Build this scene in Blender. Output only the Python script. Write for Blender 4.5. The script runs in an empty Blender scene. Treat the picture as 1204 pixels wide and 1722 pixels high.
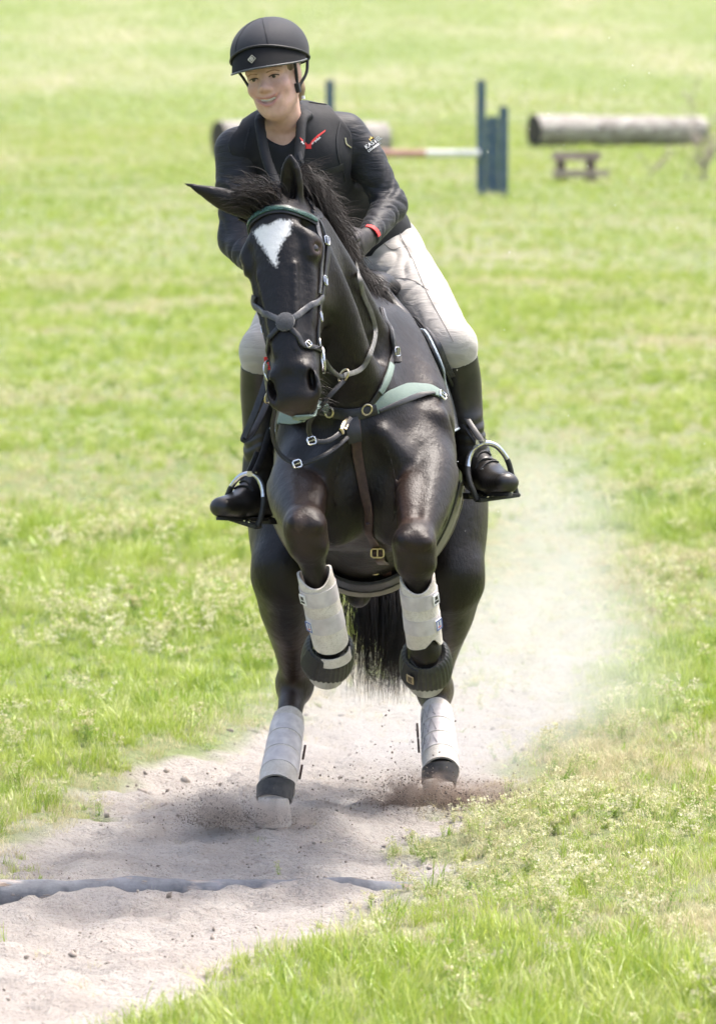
import bpy, bmesh, math, random
import numpy as np
from mathutils import Vector, Matrix
from mathutils.bvhtree import BVHTree

random.seed(7)
rng = np.random.default_rng(11)
R = math.radians
scene = bpy.context.scene
C = scene.collection

# ------------------------------------------------------------------ camera
FPX, PW, PH = 8400.0, 1204.0, 1722.0          # focal length in photo pixels, photo size
CAM = Vector((0.0, -15.0, 2.0))
PITCH = math.atan2(861 - 270, FPX)
cam_data = bpy.data.cameras.new('camera')
cam = bpy.data.objects.new('camera', cam_data)
C.objects.link(cam)
cam.location = CAM
cam.rotation_euler = (math.pi / 2 - PITCH, 0, 0)
cam_data.sensor_fit = 'VERTICAL'
cam_data.sensor_height = 36.0
cam_data.sensor_width = 36.0
cam_data.lens = 36.0 * FPX / PH
cam_data.clip_start = 0.1
cam_data.clip_end = 3000
cam_data.dof.use_dof = True
cam_data.dof.focus_distance = 14.35
cam_data.dof.aperture_fstop = 5.4
scene.camera = cam

# ------------------------------------------------------------------ world, sun, exposure
SUN_EL, SUN_AZ = R(69), R(60)      # azimuth measured from +y (away from camera) towards +x
world = bpy.data.worlds.new('World')
scene.world = world
world.use_nodes = True
wn = world.node_tree
for n in list(wn.nodes):
    wn.nodes.remove(n)
sky = wn.nodes.new('ShaderNodeTexSky')
sky.sky_type = 'NISHITA'
sky.sun_disc = False
sky.sun_elevation = SUN_EL
sky.sun_rotation = SUN_AZ
sky.air_density = 1.0
sky.dust_density = 6.0
sky.ozone_density = 0.6
bg = wn.nodes.new('ShaderNodeBackground')
bg.inputs['Strength'].default_value = 0.15
wo = wn.nodes.new('ShaderNodeOutputWorld')
wn.links.new(sky.outputs[0], bg.inputs[0])
wn.links.new(bg.outputs[0], wo.inputs[0])
sun_data = bpy.data.lights.new('sun', 'SUN')
sun_data.energy = 1.5
sun_data.angle = R(9.0)
sun_data.color = (1.0, 0.97, 0.93)
sun = bpy.data.objects.new('sun', sun_data)
C.objects.link(sun)
SUNDIR = Vector((math.sin(SUN_AZ) * math.cos(SUN_EL), math.cos(SUN_AZ) * math.cos(SUN_EL), math.sin(SUN_EL)))
sun.rotation_euler = SUNDIR.to_track_quat('Z', 'Y').to_euler()
sun.location = SUNDIR * 30
scene.view_settings.view_transform = 'Standard'
scene.view_settings.look = 'None'
scene.view_settings.gamma = 1.0
scene.view_settings.use_curve_mapping = False
scene.view_settings.exposure = 1.44
scene.render.engine = 'CYCLES'
scene.cycles.use_denoising = True
scene.cycles.max_bounces = 6
scene.cycles.diffuse_bounces = 3
scene.cycles.glossy_bounces = 2
scene.cycles.transparent_max_bounces = 12
scene.cycles.volume_bounces = 1
scene.cycles.volume_step_rate = 1.5
scene.cycles.use_adaptive_sampling = True
scene.cycles.adaptive_threshold = 0.045
scene.cycles.sample_clamp_indirect = 6.0

# ------------------------------------------------------------------ small helpers
_right = Vector((1, 0, 0))
_fwd = Vector((0, math.cos(PITCH), -math.sin(PITCH)))
_up = Vector((0, math.sin(PITCH), math.cos(PITCH)))

def W(px, py, y):
    """World point seen at photo pixel (px, py) lying in the plane of depth y."""
    d = _fwd * FPX + _right * (px - PW / 2) - _up * (py - PH / 2)
    t = (y - CAM.y) / d.y
    return CAM + d * t

def V(*a):
    return Vector(a)

def tag(o, label=None, cat=None, group=None, kind=None):
    if label: o['label'] = label
    if cat: o['category'] = cat
    if group: o['group'] = group
    if kind: o['kind'] = kind
    return o

def empty(name, loc=(0, 0, 0)):
    o = bpy.data.objects.new(name, None)
    o.empty_display_size = 0.1
    C.objects.link(o)
    o.location = loc
    return o

def link(name, me, parent=None, mat=None):
    o = bpy.data.objects.new(name, me)
    C.objects.link(o)
    if mat is not None and not me.materials:
        me.materials.append(mat)
    if parent is not None:
        o.parent = parent
        # world-space meshes: cancel the parents' offsets
        p, off = parent, Vector((0, 0, 0))
        while p is not None:
            off += Vector(p.location)
            p = p.parent
        o.location = -off
    return o

def mesh_np(name, verts, faces, smooth=True):
    me = bpy.data.meshes.new(name)
    verts = np.asarray(verts, dtype=np.float32)
    faces = np.asarray(faces, dtype=np.int32)
    nf, k = faces.shape
    me.vertices.add(len(verts))
    me.vertices.foreach_set('co', verts.ravel())
    me.loops.add(nf * k)
    me.loops.foreach_set('vertex_index', faces.ravel())
    me.polygons.add(nf)
    me.polygons.foreach_set('loop_start', np.arange(0, nf * k, k, dtype=np.int32))
    me.update(calc_edges=True)
    me.validate()
    if smooth:
        me.polygons.foreach_set('use_smooth', np.ones(len(me.polygons), dtype=bool))
    return me

def set_attr(me, name, vals):
    a = me.attributes.new(name, 'FLOAT', 'POINT')
    a.data.foreach_set('value', np.asarray(vals, dtype=np.float32))

class MB:
    """Collects simple shapes into one mesh."""
    def __init__(self):
        self.v, self.f = [], []
    def add(self, vs, fs):
        o = len(self.v)
        self.v += [tuple(p) for p in vs]
        self.f += [tuple(i + o for i in f) for f in fs]
    def box(self, c, half, axes=None, bevel=0.0):
        c = Vector(c)
        ax = axes or (V(1, 0, 0), V(0, 1, 0), V(0, 0, 1))
        vs = []
        for sz in (-1, 1):
            for sy in (-1, 1):
                for sx in (-1, 1):
                    vs.append(c + ax[0] * half[0] * sx + ax[1] * half[1] * sy + ax[2] * half[2] * sz)
        self.add(vs, [(0, 2, 3, 1), (4, 5, 7, 6), (0, 1, 5, 4), (2, 6, 7, 3), (0, 4, 6, 2), (1, 3, 7, 5)])
    def tube(self, pts, r, n=8, closed=False, flat=1.0, upv=None):
        pts = [Vector(p) for p in pts]
        m = len(pts)
        rs = r if hasattr(r, '__len__') else [r] * m
        vs, fs = [], []
        u = None
        for i, p in enumerate(pts):
            if closed:
                t = pts[(i + 1) % m] - pts[i - 1]
            else:
                t = pts[min(i + 1, m - 1)] - pts[max(i - 1, 0)]
            t.normalize()
            if upv is not None:
                u = Vector(upv)
            elif u is None:
                u = V(0, 0, 1) if abs(t.z) < 0.9 else V(1, 0, 0)
            u = u - t * u.dot(t)
            if u.length < 1e-6:
                u = t.orthogonal()
            u.normalize()
            w = t.cross(u)
            for k in range(n):
                a = 2 * math.pi * k / n
                vs.append(p + (u * math.cos(a) + w * math.sin(a) * flat) * rs[i])
        for i in range(m if closed else m - 1):
            j = (i + 1) % m
            for k in range(n):
                k2 = (k + 1) % n
                fs.append((i * n + k, i * n + k2, j * n + k2, j * n + k))
        if not closed:
            fs.append(tuple(reversed(range(n))))
            fs.append(tuple(range((m - 1) * n, m * n)))
        self.add(vs, fs)
    def lathe(self, c, axis, prof, n=20, u=None):
        axis = Vector(axis).normalized()
        u = (Vector(u) if u is not None else axis.orthogonal())
        u = (u - axis * u.dot(axis)).normalized()
        w = axis.cross(u)
        vs, fs = [], []
        for (h, r) in prof:
            for k in range(n):
                a = 2 * math.pi * k / n
                vs.append(Vector(c) + axis * h + (u * math.cos(a) + w * math.sin(a)) * r)
        for i in range(len(prof) - 1):
            for k in range(n):
                k2 = (k + 1) % n
                fs.append((i * n + k, i * n + k2, (i + 1) * n + k2, (i + 1) * n + k))
        fs.append(tuple(reversed(range(n))))
        fs.append(tuple(range((len(prof) - 1) * n, len(prof) * n)))
        self.add(vs, fs)
    def build(self, name, mat, parent=None, smooth=True, bevel=0.0, angle=40):
        me = bpy.data.meshes.new(name)
        me.from_pydata(self.v, [], self.f)
        me.update()
        bm = bmesh.new(); bm.from_mesh(me)
        bmesh.ops.recalc_face_normals(bm, faces=bm.faces)
        if bevel > 0:
            bmesh.ops.bevel(bm, geom=[e for e in bm.edges if len(e.link_faces) == 2 and e.calc_face_angle(0) > 0.6],
                            offset=bevel, segments=2, affect='EDGES', clamp_overlap=True)
        if smooth:
            for f in bm.faces: f.smooth = True
            lim = R(angle)
            for e in bm.edges:
                if len(e.link_faces) == 2 and e.calc_face_angle(0) > lim:
                    e.smooth = False
        bm.to_mesh(me); bm.free()
        return link(name, me, parent, mat)

def catmull(P, n):
    """Catmull-Rom through rows of P (any width), n samples per span."""
    P = np.asarray(P, dtype=float)
    if len(P) < 3:
        t = np.linspace(0, 1, n + 1)[:, None]
        return P[0] * (1 - t) + P[1] * t
    Q = np.vstack([2 * P[0] - P[1], P, 2 * P[-1] - P[-2]])
    out = []
    for i in range(len(P) - 1):
        p0, p1, p2, p3 = Q[i:i + 4]
        for s in range(n):
            t = s / n
            out.append(0.5 * ((2 * p1) + (-p0 + p2) * t + (2 * p0 - 5 * p1 + 4 * p2 - p3) * t * t
                              + (-p0 + 3 * p1 - 3 * p2 + p3) * t ** 3))
    out.append(P[-1])
    return np.array(out)

# ------------------------------------------------------------------ signed-distance modelling
class Field:
    def __init__(self, lo, hi, h):
        self.lo = np.array(lo, dtype=np.float32); self.h = h
        self.n = np.ceil((np.array(hi) - self.lo) / h).astype(int) + 1
        self.D = np.full(self.n, 0.25, dtype=np.float32)
        self.ax = [self.lo[i] + h * np.arange(self.n[i], dtype=np.float32) for i in range(3)]
    def _win(self, lo, hi):
        a = np.clip(np.floor((np.array(lo) - self.lo) / self.h).astype(int), 0, self.n)
        b = np.clip(np.ceil((np.array(hi) - self.lo) / self.h).astype(int) + 1, 0, self.n)
        if np.any(b - a <= 0):
            return None
        sl = tuple(slice(a[i], b[i]) for i in range(3))
        X = self.ax[0][sl[0]][:, None, None]; Y = self.ax[1][sl[1]][None, :, None]; Z = self.ax[2][sl[2]][None, None, :]
        return sl, X, Y, Z
    def _merge(self, sl, d, k, sub):
        A = self.D[sl]
        if sub:
            d = -d
            if k > 0:
                hh = np.maximum(k - np.abs(A - d), 0) / k
                self.D[sl] = np.maximum(A, d) + hh * hh * k * 0.25
            else:
                self.D[sl] = np.maximum(A, d)
        else:
            if k > 0:
                hh = np.maximum(k - np.abs(A - d), 0) / k
                self.D[sl] = np.minimum(A, d) - hh * hh * k * 0.25
            else:
                self.D[sl] = np.minimum(A, d)
    @staticmethod
    def _ed(u, v, w, a, b, c):
        k0 = np.sqrt((u / a) ** 2 + (v / b) ** 2 + (w / c) ** 2)
        k1 = np.sqrt((u / (a * a)) ** 2 + (v / (b * b)) ** 2 + (w / (c * c)) ** 2)
        return k0 * (k0 - 1) / np.maximum(k1, 1e-6)
    def ell(self, c, r, axes=None, k=0.03, sub=False):
        c = np.array(c, dtype=np.float32); m = max(r) + k + 3 * self.h
        win = self._win(c - m, c + m)
        if win is None: return
        sl, X, Y, Z = win
        X = X - c[0]; Y = Y - c[1]; Z = Z - c[2]
        if axes is None:
            d = self._ed(X, Y, Z, *r)
        else:
            A = [np.array(Vector(q).normalized(), dtype=np.float32) for q in axes]
            d = self._ed(*[X * q[0] + Y * q[1] + Z * q[2] for q in A], *r)
        self._merge(sl, d, k, sub)
    def chain(self, pts, rad, side=(1, 0, 0), k=0.03, n=4, sub=False):
        """Elliptic tube through pts; rad rows (a along side, b across); side one vector or one per point."""
        pts = np.array([tuple(p) for p in pts], dtype=float)
        rad = np.array([(r, r) if not hasattr(r, '__len__') else r for r in rad], dtype=float)
        sd = np.array(side, dtype=float)
        if sd.ndim == 1:
            sd = np.tile(sd, (len(pts), 1))
        S = catmull(np.hstack([pts, rad, sd]), n)
        P, Rr, Sd = S[:, :3], np.maximum(S[:, 3:5], 1e-3), S[:, 5:]
        m = Rr.max() + k + 3 * self.h
        win = self._win(P.min(0) - m, P.max(0) + m)
        if win is None: return
        gsl, _, _, _ = win
        shape = tuple(s.stop - s.start for s in gsl)
        d = np.full(shape, 0.25, dtype=np.float32)
        for i in range(len(P) - 1):
            p0, p1 = P[i], P[i + 1]
            L = np.linalg.norm(p1 - p0)
            if L < 1e-6: continue
            t = (p1 - p0) / L
            u = Sd[i] - t * np.dot(Sd[i], t); u /= max(np.linalg.norm(u), 1e-6)
            v = np.cross(t, u)
            mm = max(Rr[i].max(), Rr[i + 1].max()) + k + 3 * self.h
            w2 = self._win(np.minimum(p0, p1) - mm, np.maximum(p0, p1) + mm)
            if w2 is None: continue
            sl, X, Y, Z = w2
            loc = tuple(slice(sl[q].start - gsl[q].start, sl[q].stop - gsl[q].start) for q in range(3))
            X = X - p0[0]; Y = Y - p0[1]; Z = Z - p0[2]
            f = np.float32
            al = X * f(t[0]) + Y * f(t[1]) + Z * f(t[2])
            tt = np.clip(al / f(L), 0, 1)
            a = f(Rr[i, 0]) + tt * f(Rr[i + 1, 0] - Rr[i, 0]); b = f(Rr[i, 1]) + tt * f(Rr[i + 1, 1] - Rr[i, 1])
            ru = X * f(u[0]) + Y * f(u[1]) + Z * f(u[2]); rv = X * f(v[0]) + Y * f(v[1]) + Z * f(v[2])
            rt = al - tt * f(L)
            d[loc] = np.minimum(d[loc], self._ed(ru, rv, rt, a, b, np.minimum(a, b)))
        self._merge(gsl, d, k, sub)
    def mesh(self, name, smooth_it=2):
        D, h = self.D, self.h
        s = D < 0
        c = np.zeros(np.array(s.shape) - 1, dtype=np.int8)
        offs = [(i, j, k) for i in (0, 1) for j in (0, 1) for k in (0, 1)]
        n = s.shape
        for o in offs:
            c += s[o[0]:n[0] - 1 + o[0], o[1]:n[1] - 1 + o[1], o[2]:n[2] - 1 + o[2]]
        mixed = (c > 0) & (c < 8)
        I = np.argwhere(mixed)
        idx = np.full(mixed.shape, -1, dtype=np.int64); idx[mixed] = np.arange(len(I))
        acc = np.zeros((len(I), 3)); cnt = np.zeros(len(I))
        for a in offs:
            for ax in range(3):
                if a[ax] == 0:
                    b = list(a); b[ax] = 1
                    da = D[I[:, 0] + a[0], I[:, 1] + a[1], I[:, 2] + a[2]]
                    db = D[I[:, 0] + b[0], I[:, 1] + b[1], I[:, 2] + b[2]]
                    cr = (da < 0) != (db < 0)
                    t = np.where(cr, da / np.where(cr, da - db, 1), 0)
                    p = np.tile(np.array(a, dtype=float), (len(I), 1)); p[:, ax] += t
                    acc += p * cr[:, None]; cnt += cr
        verts = self.lo + h * (I + acc / cnt[:, None])
        faces = []
        for ax in range(3):
            sl0 = [slice(1, m - 1) for m in n]; sl0[ax] = slice(0, n[ax] - 1)
            sl1 = [slice(1, m - 1) for m in n]; sl1[ax] = slice(1, n[ax])
            a, b = s[tuple(sl0)], s[tuple(sl1)]
            for flip in (False, True):
                G = np.argwhere((a & ~b) if not flip else (~a & b))
                for q in range(3):
                    if q != ax: G[:, q] += 1
                e1, e2 = (ax + 1) % 3, (ax + 2) % 3
                def g(d1, d2):
                    H = G.copy(); H[:, e1] += d1; H[:, e2] += d2
                    return idx[H[:, 0], H[:, 1], H[:, 2]]
                q4 = [g(-1, -1), g(0, -1), g(0, 0), g(-1, 0)]
                if flip: q4 = q4[::-1]
                faces.append(np.stack(q4, 1))
        faces = np.vstack(faces)
        e = np.vstack([faces[:, [0, 1]], faces[:, [1, 2]], faces[:, [2, 3]], faces[:, [3, 0]]])
        deg = np.bincount(e[:, 0], minlength=len(verts)) + np.bincount(e[:, 1], minlength=len(verts))
        for it in range(smooth_it):
            S = np.zeros_like(verts)
            for q in range(3):
                S[:, q] = np.bincount(e[:, 0], verts[e[:, 1], q], minlength=len(verts)) + np.bincount(e[:, 1], verts[e[:, 0], q], minlength=len(verts))
            verts = verts + (0.6 if it % 2 == 0 else -0.35) * (S / deg[:, None] - verts)
        return mesh_np(name, verts, faces)

def bvh_of(*meshes):
    vs, fs = [], []
    for me in meshes:
        o = len(vs)
        vs += [v.co.copy() for v in me.vertices]
        fs += [tuple(i + o for i in p.vertices) for p in me.polygons]
    return BVHTree.FromPolygons(vs, fs)

def snap(bvh, p, off=0.0):
    loc, nor, i, d = bvh.find_nearest(Vector(p))
    return loc + nor * off, nor

def hit(bvh, px, py, off=0.0):
    """First surface point seen at a photo pixel."""
    d = (_fwd * FPX + _right * (px - PW / 2) - _up * (py - PH / 2)).normalized()
    loc, nor, i, dist = bvh.ray_cast(CAM, d)
    if loc is None:
        return None, None
    return loc + nor * off, nor

def strap(name, pts, width, thick, mat, parent, bvh=None, off=0.002, n=8, snapit=True, normals=None, relax=3):
    """A flat band through pts, pressed onto the surface under it."""
    P = catmull([tuple(p) for p in pts], n)
    P = [Vector(p) for p in P]
    N = []
    if bvh is not None and snapit:
        Q = []
        for p in P:
            q, nn = snap(bvh, p, off + thick * 0.5)
            Q.append(q); N.append(nn)
        P = Q
        for _ in range(relax):
            P = [P[0]] + [P[i] * 0.5 + (P[i - 1] + P[i + 1]) * 0.25 for i in range(1, len(P) - 1)] + [P[-1]]
            N = [N[0]] + [(N[i] * 0.5 + (N[i - 1] + N[i + 1]) * 0.25).normalized() for i in range(1, len(N) - 1)] + [N[-1]]
        P = [p if (p - snap(bvh, p)[0]).dot(nn) > off else snap(bvh, p, off + thick * .5)[0] for p, nn in zip(P, N)]
    elif normals is not None:
        N = [Vector(q).normalized() for q in catmull([tuple(v) for v in normals], n)]
    else:
        N = [snap(bvh, p)[1] if bvh is not None else V(0, -1, 0) for p in P]
    m = len(P)
    wd = width if hasattr(width, '__len__') else [width] * m
    if len(wd) != m:
        wd = np.interp(np.linspace(0, 1, m), np.linspace(0, 1, len(wd)), wd)
    vs, fs = [], []
    prof = [(-1, -.5), (-1, .3), (-.8, .5), (.8, .5), (1, .3), (1, -.5)]
    k = len(prof)
    for i in range(m):
        t = (P[min(i + 1, m - 1)] - P[max(i - 1, 0)]).normalized()
        nn = N[i] - t * N[i].dot(t)
        if nn.length < 1e-5: nn = t.orthogonal()
        nn.normalize()
        s = t.cross(nn)
        for (a, b) in prof:
            vs.append(P[i] + s * (a * wd[i] * 0.5) + nn * (b * thick))
    for i in range(m - 1):
        for q in range(k):
            q2 = (q + 1) % k
            fs.append((i * k + q, i * k + q2, (i + 1) * k + q2, (i + 1) * k + q))
    fs.append(tuple(reversed(range(k)))); fs.append(tuple(range((m - 1) * k, m * k)))
    b = MB(); b.add(vs, fs)
    return b.build(name, mat, parent, angle=50)
# ------------------------------------------------------------------ materials
def new_mat(name):
    m = bpy.data.materials.new(name)
    m.use_nodes = True
    nt = m.node_tree
    return m, nt, nt.nodes['Principled BSDF']

def nd(nt, kind, **kw):
    n = nt.nodes.new(kind)
    for k, v in kw.items():
        if k.startswith('i_'):
            n.inputs[int(k[2:])].default_value = v
        else:
            setattr(n, k, v)
    return n

def ramp(nt, src, stops):
    r = nt.nodes.new('ShaderNodeValToRGB')
    el = r.color_ramp.elements
    while len(el) < len(stops): el.new(0.5)
    for e, (p, c) in zip(el, stops):
        e.position = p; e.color = (*c, 1) if len(c) == 3 else c
    if src is not None: nt.links.new(src, r.inputs[0])
    return r

def noise(nt, scale, detail=4, rough=0.55, coord='Object', stretch=None, dist=0.0):
    tc = nt.nodes.new('ShaderNodeTexCoord')
    out = tc.outputs[coord]
    if stretch is not None:
        mp = nt.nodes.new('ShaderNodeMapping')
        mp.inputs['Scale'].default_value = stretch
        nt.links.new(out, mp.inputs[0]); out = mp.outputs[0]
    n = nt.nodes.new('ShaderNodeTexNoise')
    n.inputs['Scale'].default_value = scale
    n.inputs['Detail'].default_value = detail
    n.inputs['Roughness'].default_value = rough
    n.inputs['Distortion'].default_value = dist
    nt.links.new(out, n.inputs['Vector'])
    return n

def add_bump(nt, b, src, strength=0.3, dist=0.005, prev=None):
    bp = nt.nodes.new('ShaderNodeBump')
    bp.inputs['Strength'].default_value = strength
    bp.inputs['Distance'].default_value = dist
    nt.links.new(src, bp.inputs['Height'])
    if prev is not None: nt.links.new(prev.outputs[0], bp.inputs['Normal'])
    nt.links.new(bp.outputs[0], b.inputs['Normal'])
    return bp

def simple(name, c1, c2=None, scale=30, rough=0.6, bump=0.2, bdist=0.002, metal=0.0, spec=0.5, detail=4, stretch=None, sheen=0.0, lo=0.35, hi=0.65, coat=0.0):
    m, nt, b = new_mat(name)
    n = noise(nt, scale, detail, stretch=stretch)
    c2 = c2 or tuple(min(1, x * 1.25) for x in c1)
    r = ramp(nt, n.outputs[0], [(lo, c1), (hi, c2)])
    nt.links.new(r.outputs[0], b.inputs['Base Color'])
    b.inputs['Roughness'].default_value = rough
    b.inputs['Metallic'].default_value = metal
    b.inputs['Specular IOR Level'].default_value = spec
    if sheen: 
        b.inputs['Sheen Weight'].default_value = sheen
        b.inputs['Sheen Roughness'].default_value = 0.5
    if coat: b.inputs['Coat Weight'].default_value = coat
    if bump: add_bump(nt, b, n.outputs[0], bump, bdist)
    return m

MAT = {}
def mat_coat():
    m, nt, b = new_mat('horse_coat')
    at = nd(nt, 'ShaderNodeAttribute', attribute_name='brown')
    st = nd(nt, 'ShaderNodeAttribute', attribute_name='star')
    pk = nd(nt, 'ShaderNodeAttribute', attribute_name='muzzle')
    n1 = noise(nt, 9, 5)
    n2 = noise(nt, 210, 3, .65, stretch=(1, 1, 0.16))
    n3 = noise(nt, 230, 3, stretch=(1, 1, 0.4))
    base = ramp(nt, n1.outputs[0], [(0.3, (0.0054, 0.0040, 0.0035)), (0.7, (0.0105, 0.0075, 0.0062))])
    br = ramp(nt, n1.outputs[0], [(0.3, (0.024, 0.013, 0.009)), (0.7, (0.06, 0.031, 0.02))])
    mx = nd(nt, 'ShaderNodeMix', data_type='RGBA')
    nt.links.new(at.outputs['Fac'], mx.inputs[0]); nt.links.new(base.outputs[0], mx.inputs[6]); nt.links.new(br.outputs[0], mx.inputs[7])
    # white star with a feathered hair edge
    ad = nd(nt, 'ShaderNodeMath', operation='MULTIPLY_ADD'); ad.inputs[1].default_value = 0.022; ad.inputs[2].default_value = -0.011
    nt.links.new(n3.outputs[0], ad.inputs[0])
    sm = nd(nt, 'ShaderNodeMath', operation='ADD')
    nt.links.new(st.outputs['Fac'], sm.inputs[0]); nt.links.new(ad.outputs[0], sm.inputs[1])
    mr = nd(nt, 'ShaderNodeMapRange'); mr.inputs[1].default_value = -0.0035; mr.inputs[2].default_value = 0.0055
    nt.links.new(sm.outputs[0], mr.inputs[0])
    mx2 = nd(nt, 'ShaderNodeMix', data_type='RGBA')
    nt.links.new(mr.outputs[0], mx2.inputs[0]); nt.links.new(mx.outputs[2], mx2.inputs[6]); mx2.inputs[7].default_value = (0.78, 0.77, 0.76, 1)
    mx3 = nd(nt, 'ShaderNodeMix', data_type='RGBA')
    nt.links.new(pk.outputs['Fac'], mx3.inputs[0]); nt.links.new(mx2.outputs[2], mx3.inputs[6]); mx3.inputs[7].default_value = (0.075, 0.05, 0.04, 1)
    du = nd(nt, 'ShaderNodeAttribute', attribute_name='dust')
    nd_ = noise(nt, 7, 6, .7); dr = ramp(nt, nd_.outputs[0], [(0.42, (0, 0, 0)), (0.72, (1, 1, 1))])
    dm = nd(nt, 'ShaderNodeMath', operation='MULTIPLY'); nt.links.new(du.outputs['Fac'], dm.inputs[0]); nt.links.new(dr.outputs[0], dm.inputs[1])
    mx4 = nd(nt, 'ShaderNodeMix', data_type='RGBA'); nt.links.new(dm.outputs[0], mx4.inputs[0]); nt.links.new(mx3.outputs[2], mx4.inputs[6]); mx4.inputs[7].default_value = (0.13, 0.105, 0.085, 1)
    nt.links.new(mx4.outputs[2], b.inputs['Base Color'])
    rr = nd(nt, 'ShaderNodeMapRange'); rr.inputs[3].default_value = 0.30; rr.inputs[4].default_value = 0.54
    nt.links.new(n1.outputs[0], rr.inputs[0]); nt.links.new(rr.outputs[0], b.inputs['Roughness'])
    b.inputs['Specular IOR Level'].default_value = 0.34
    b.inputs['Sheen Weight'].default_value = 0.02
    b.inputs['Sheen Tint'].default_value = (1, .8, .65, 1)
    b.inputs['Sheen Roughness'].default_value = 0.35
    n4 = noise(nt, 26, 3)
    bp = add_bump(nt, b, n4.outputs[0], 0.35, 0.010)
    add_bump(nt, b, n2.outputs[0], 0.45, 0.003, bp)
    return m
MAT['coat'] = mat_coat()
MAT['hair'] = simple('horse_hair', (0.008, 0.0065, 0.006), (0.026, 0.018, 0.014), 14, 0.5, 0, spec=0.35)
MAT['eye'] = simple('horse_eye', (0.006, 0.004, 0.003), (0.012, 0.007, 0.005), 40, 0.1, 0, spec=0.6)
MAT['leather'] = simple('black_leather', (0.011, 0.011, 0.012), (0.022, 0.021, 0.022), 60, 0.42, 0.25, 0.001)
MAT['leather_sheen'] = simple('sheen_toned_leather', (0.05, 0.05, 0.055), (0.10, 0.10, 0.105), 60, 0.4, 0.25, 0.001)  # black leather with its sheen put into a paler base colour
MAT['brown_leather'] = simple('brown_leather', (0.035, 0.016, 0.012), (0.06, 0.03, 0.022), 60, 0.5, 0.25, 0.001)
MAT['rein'] = simple('rein_leather', (0.10, 0.095, 0.085), (0.17, 0.165, 0.15), 60, 0.5, 0.25, 0.001)
MAT['steel'] = simple('steel', (0.62, 0.61, 0.6), (0.72, 0.71, 0.7), 40, 0.22, 0, metal=1.0)
MAT['brass'] = simple('brass', (0.55, 0.46, 0.30), (0.66, 0.57, 0.4), 40, 0.3, 0, metal=1.0)
# ------------------------------------------------------------------ the horse
def lerp(a, b, t): return a + (b - a) * t
CX = 0.02
H_LO, H_HI = (-0.62, -1.78, 0.0), (0.52, 1.25, 2.16)
# head frame: FH runs down the face, NH points out of the forehead, SH to the horse's left (picture right)
POLL = W(450, 326, -1.30)
MUZ = W(491, 684, -1.55)
FH = (MUZ - POLL).normalized()
_n0 = V(-math.sin(R(18)), -math.cos(R(18)), 0)
NH = (_n0 - FH * _n0.dot(FH)).normalized()
SH = NH.cross(FH).normalized()
if SH.x < 0: SH = -SH
HL = (MUZ - POLL).length

def HP(t, s, n):
    """Head point: t metres down from the poll, s to picture right, n out of the face."""
    return POLL + FH * (t * HL / 0.62) + SH * s + NH * n

# limb joints
FL = dict(sh=V(CX - .15, -.90, 1.17), el=W(499, 824, -1.05), kn=W(513, 893, -1.35), fe=W(556, 1078, -1.21))
FR = dict(sh=V(CX + .16, -.90, 1.18), el=W(721, 802, -1.04), kn=W(696, 922, -1.35), fe=W(715, 1092, -1.23))
HLg = dict(hip=V(CX - .17, .52, 1.22), st=W(483, 965, .10), hk=W(496, 1148, .44), fe=W(466, 1322, .06))
HRg = dict(hip=V(CX + .19, .62, 1.22), st=W(755, 975, .34), hk=W(731, 1158, .78), fe=W(741, 1293, .46))
for L in (HLg, HRg):
    L['hoof'] = L['fe'] + V(-.012, -.085, -.0)

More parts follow.
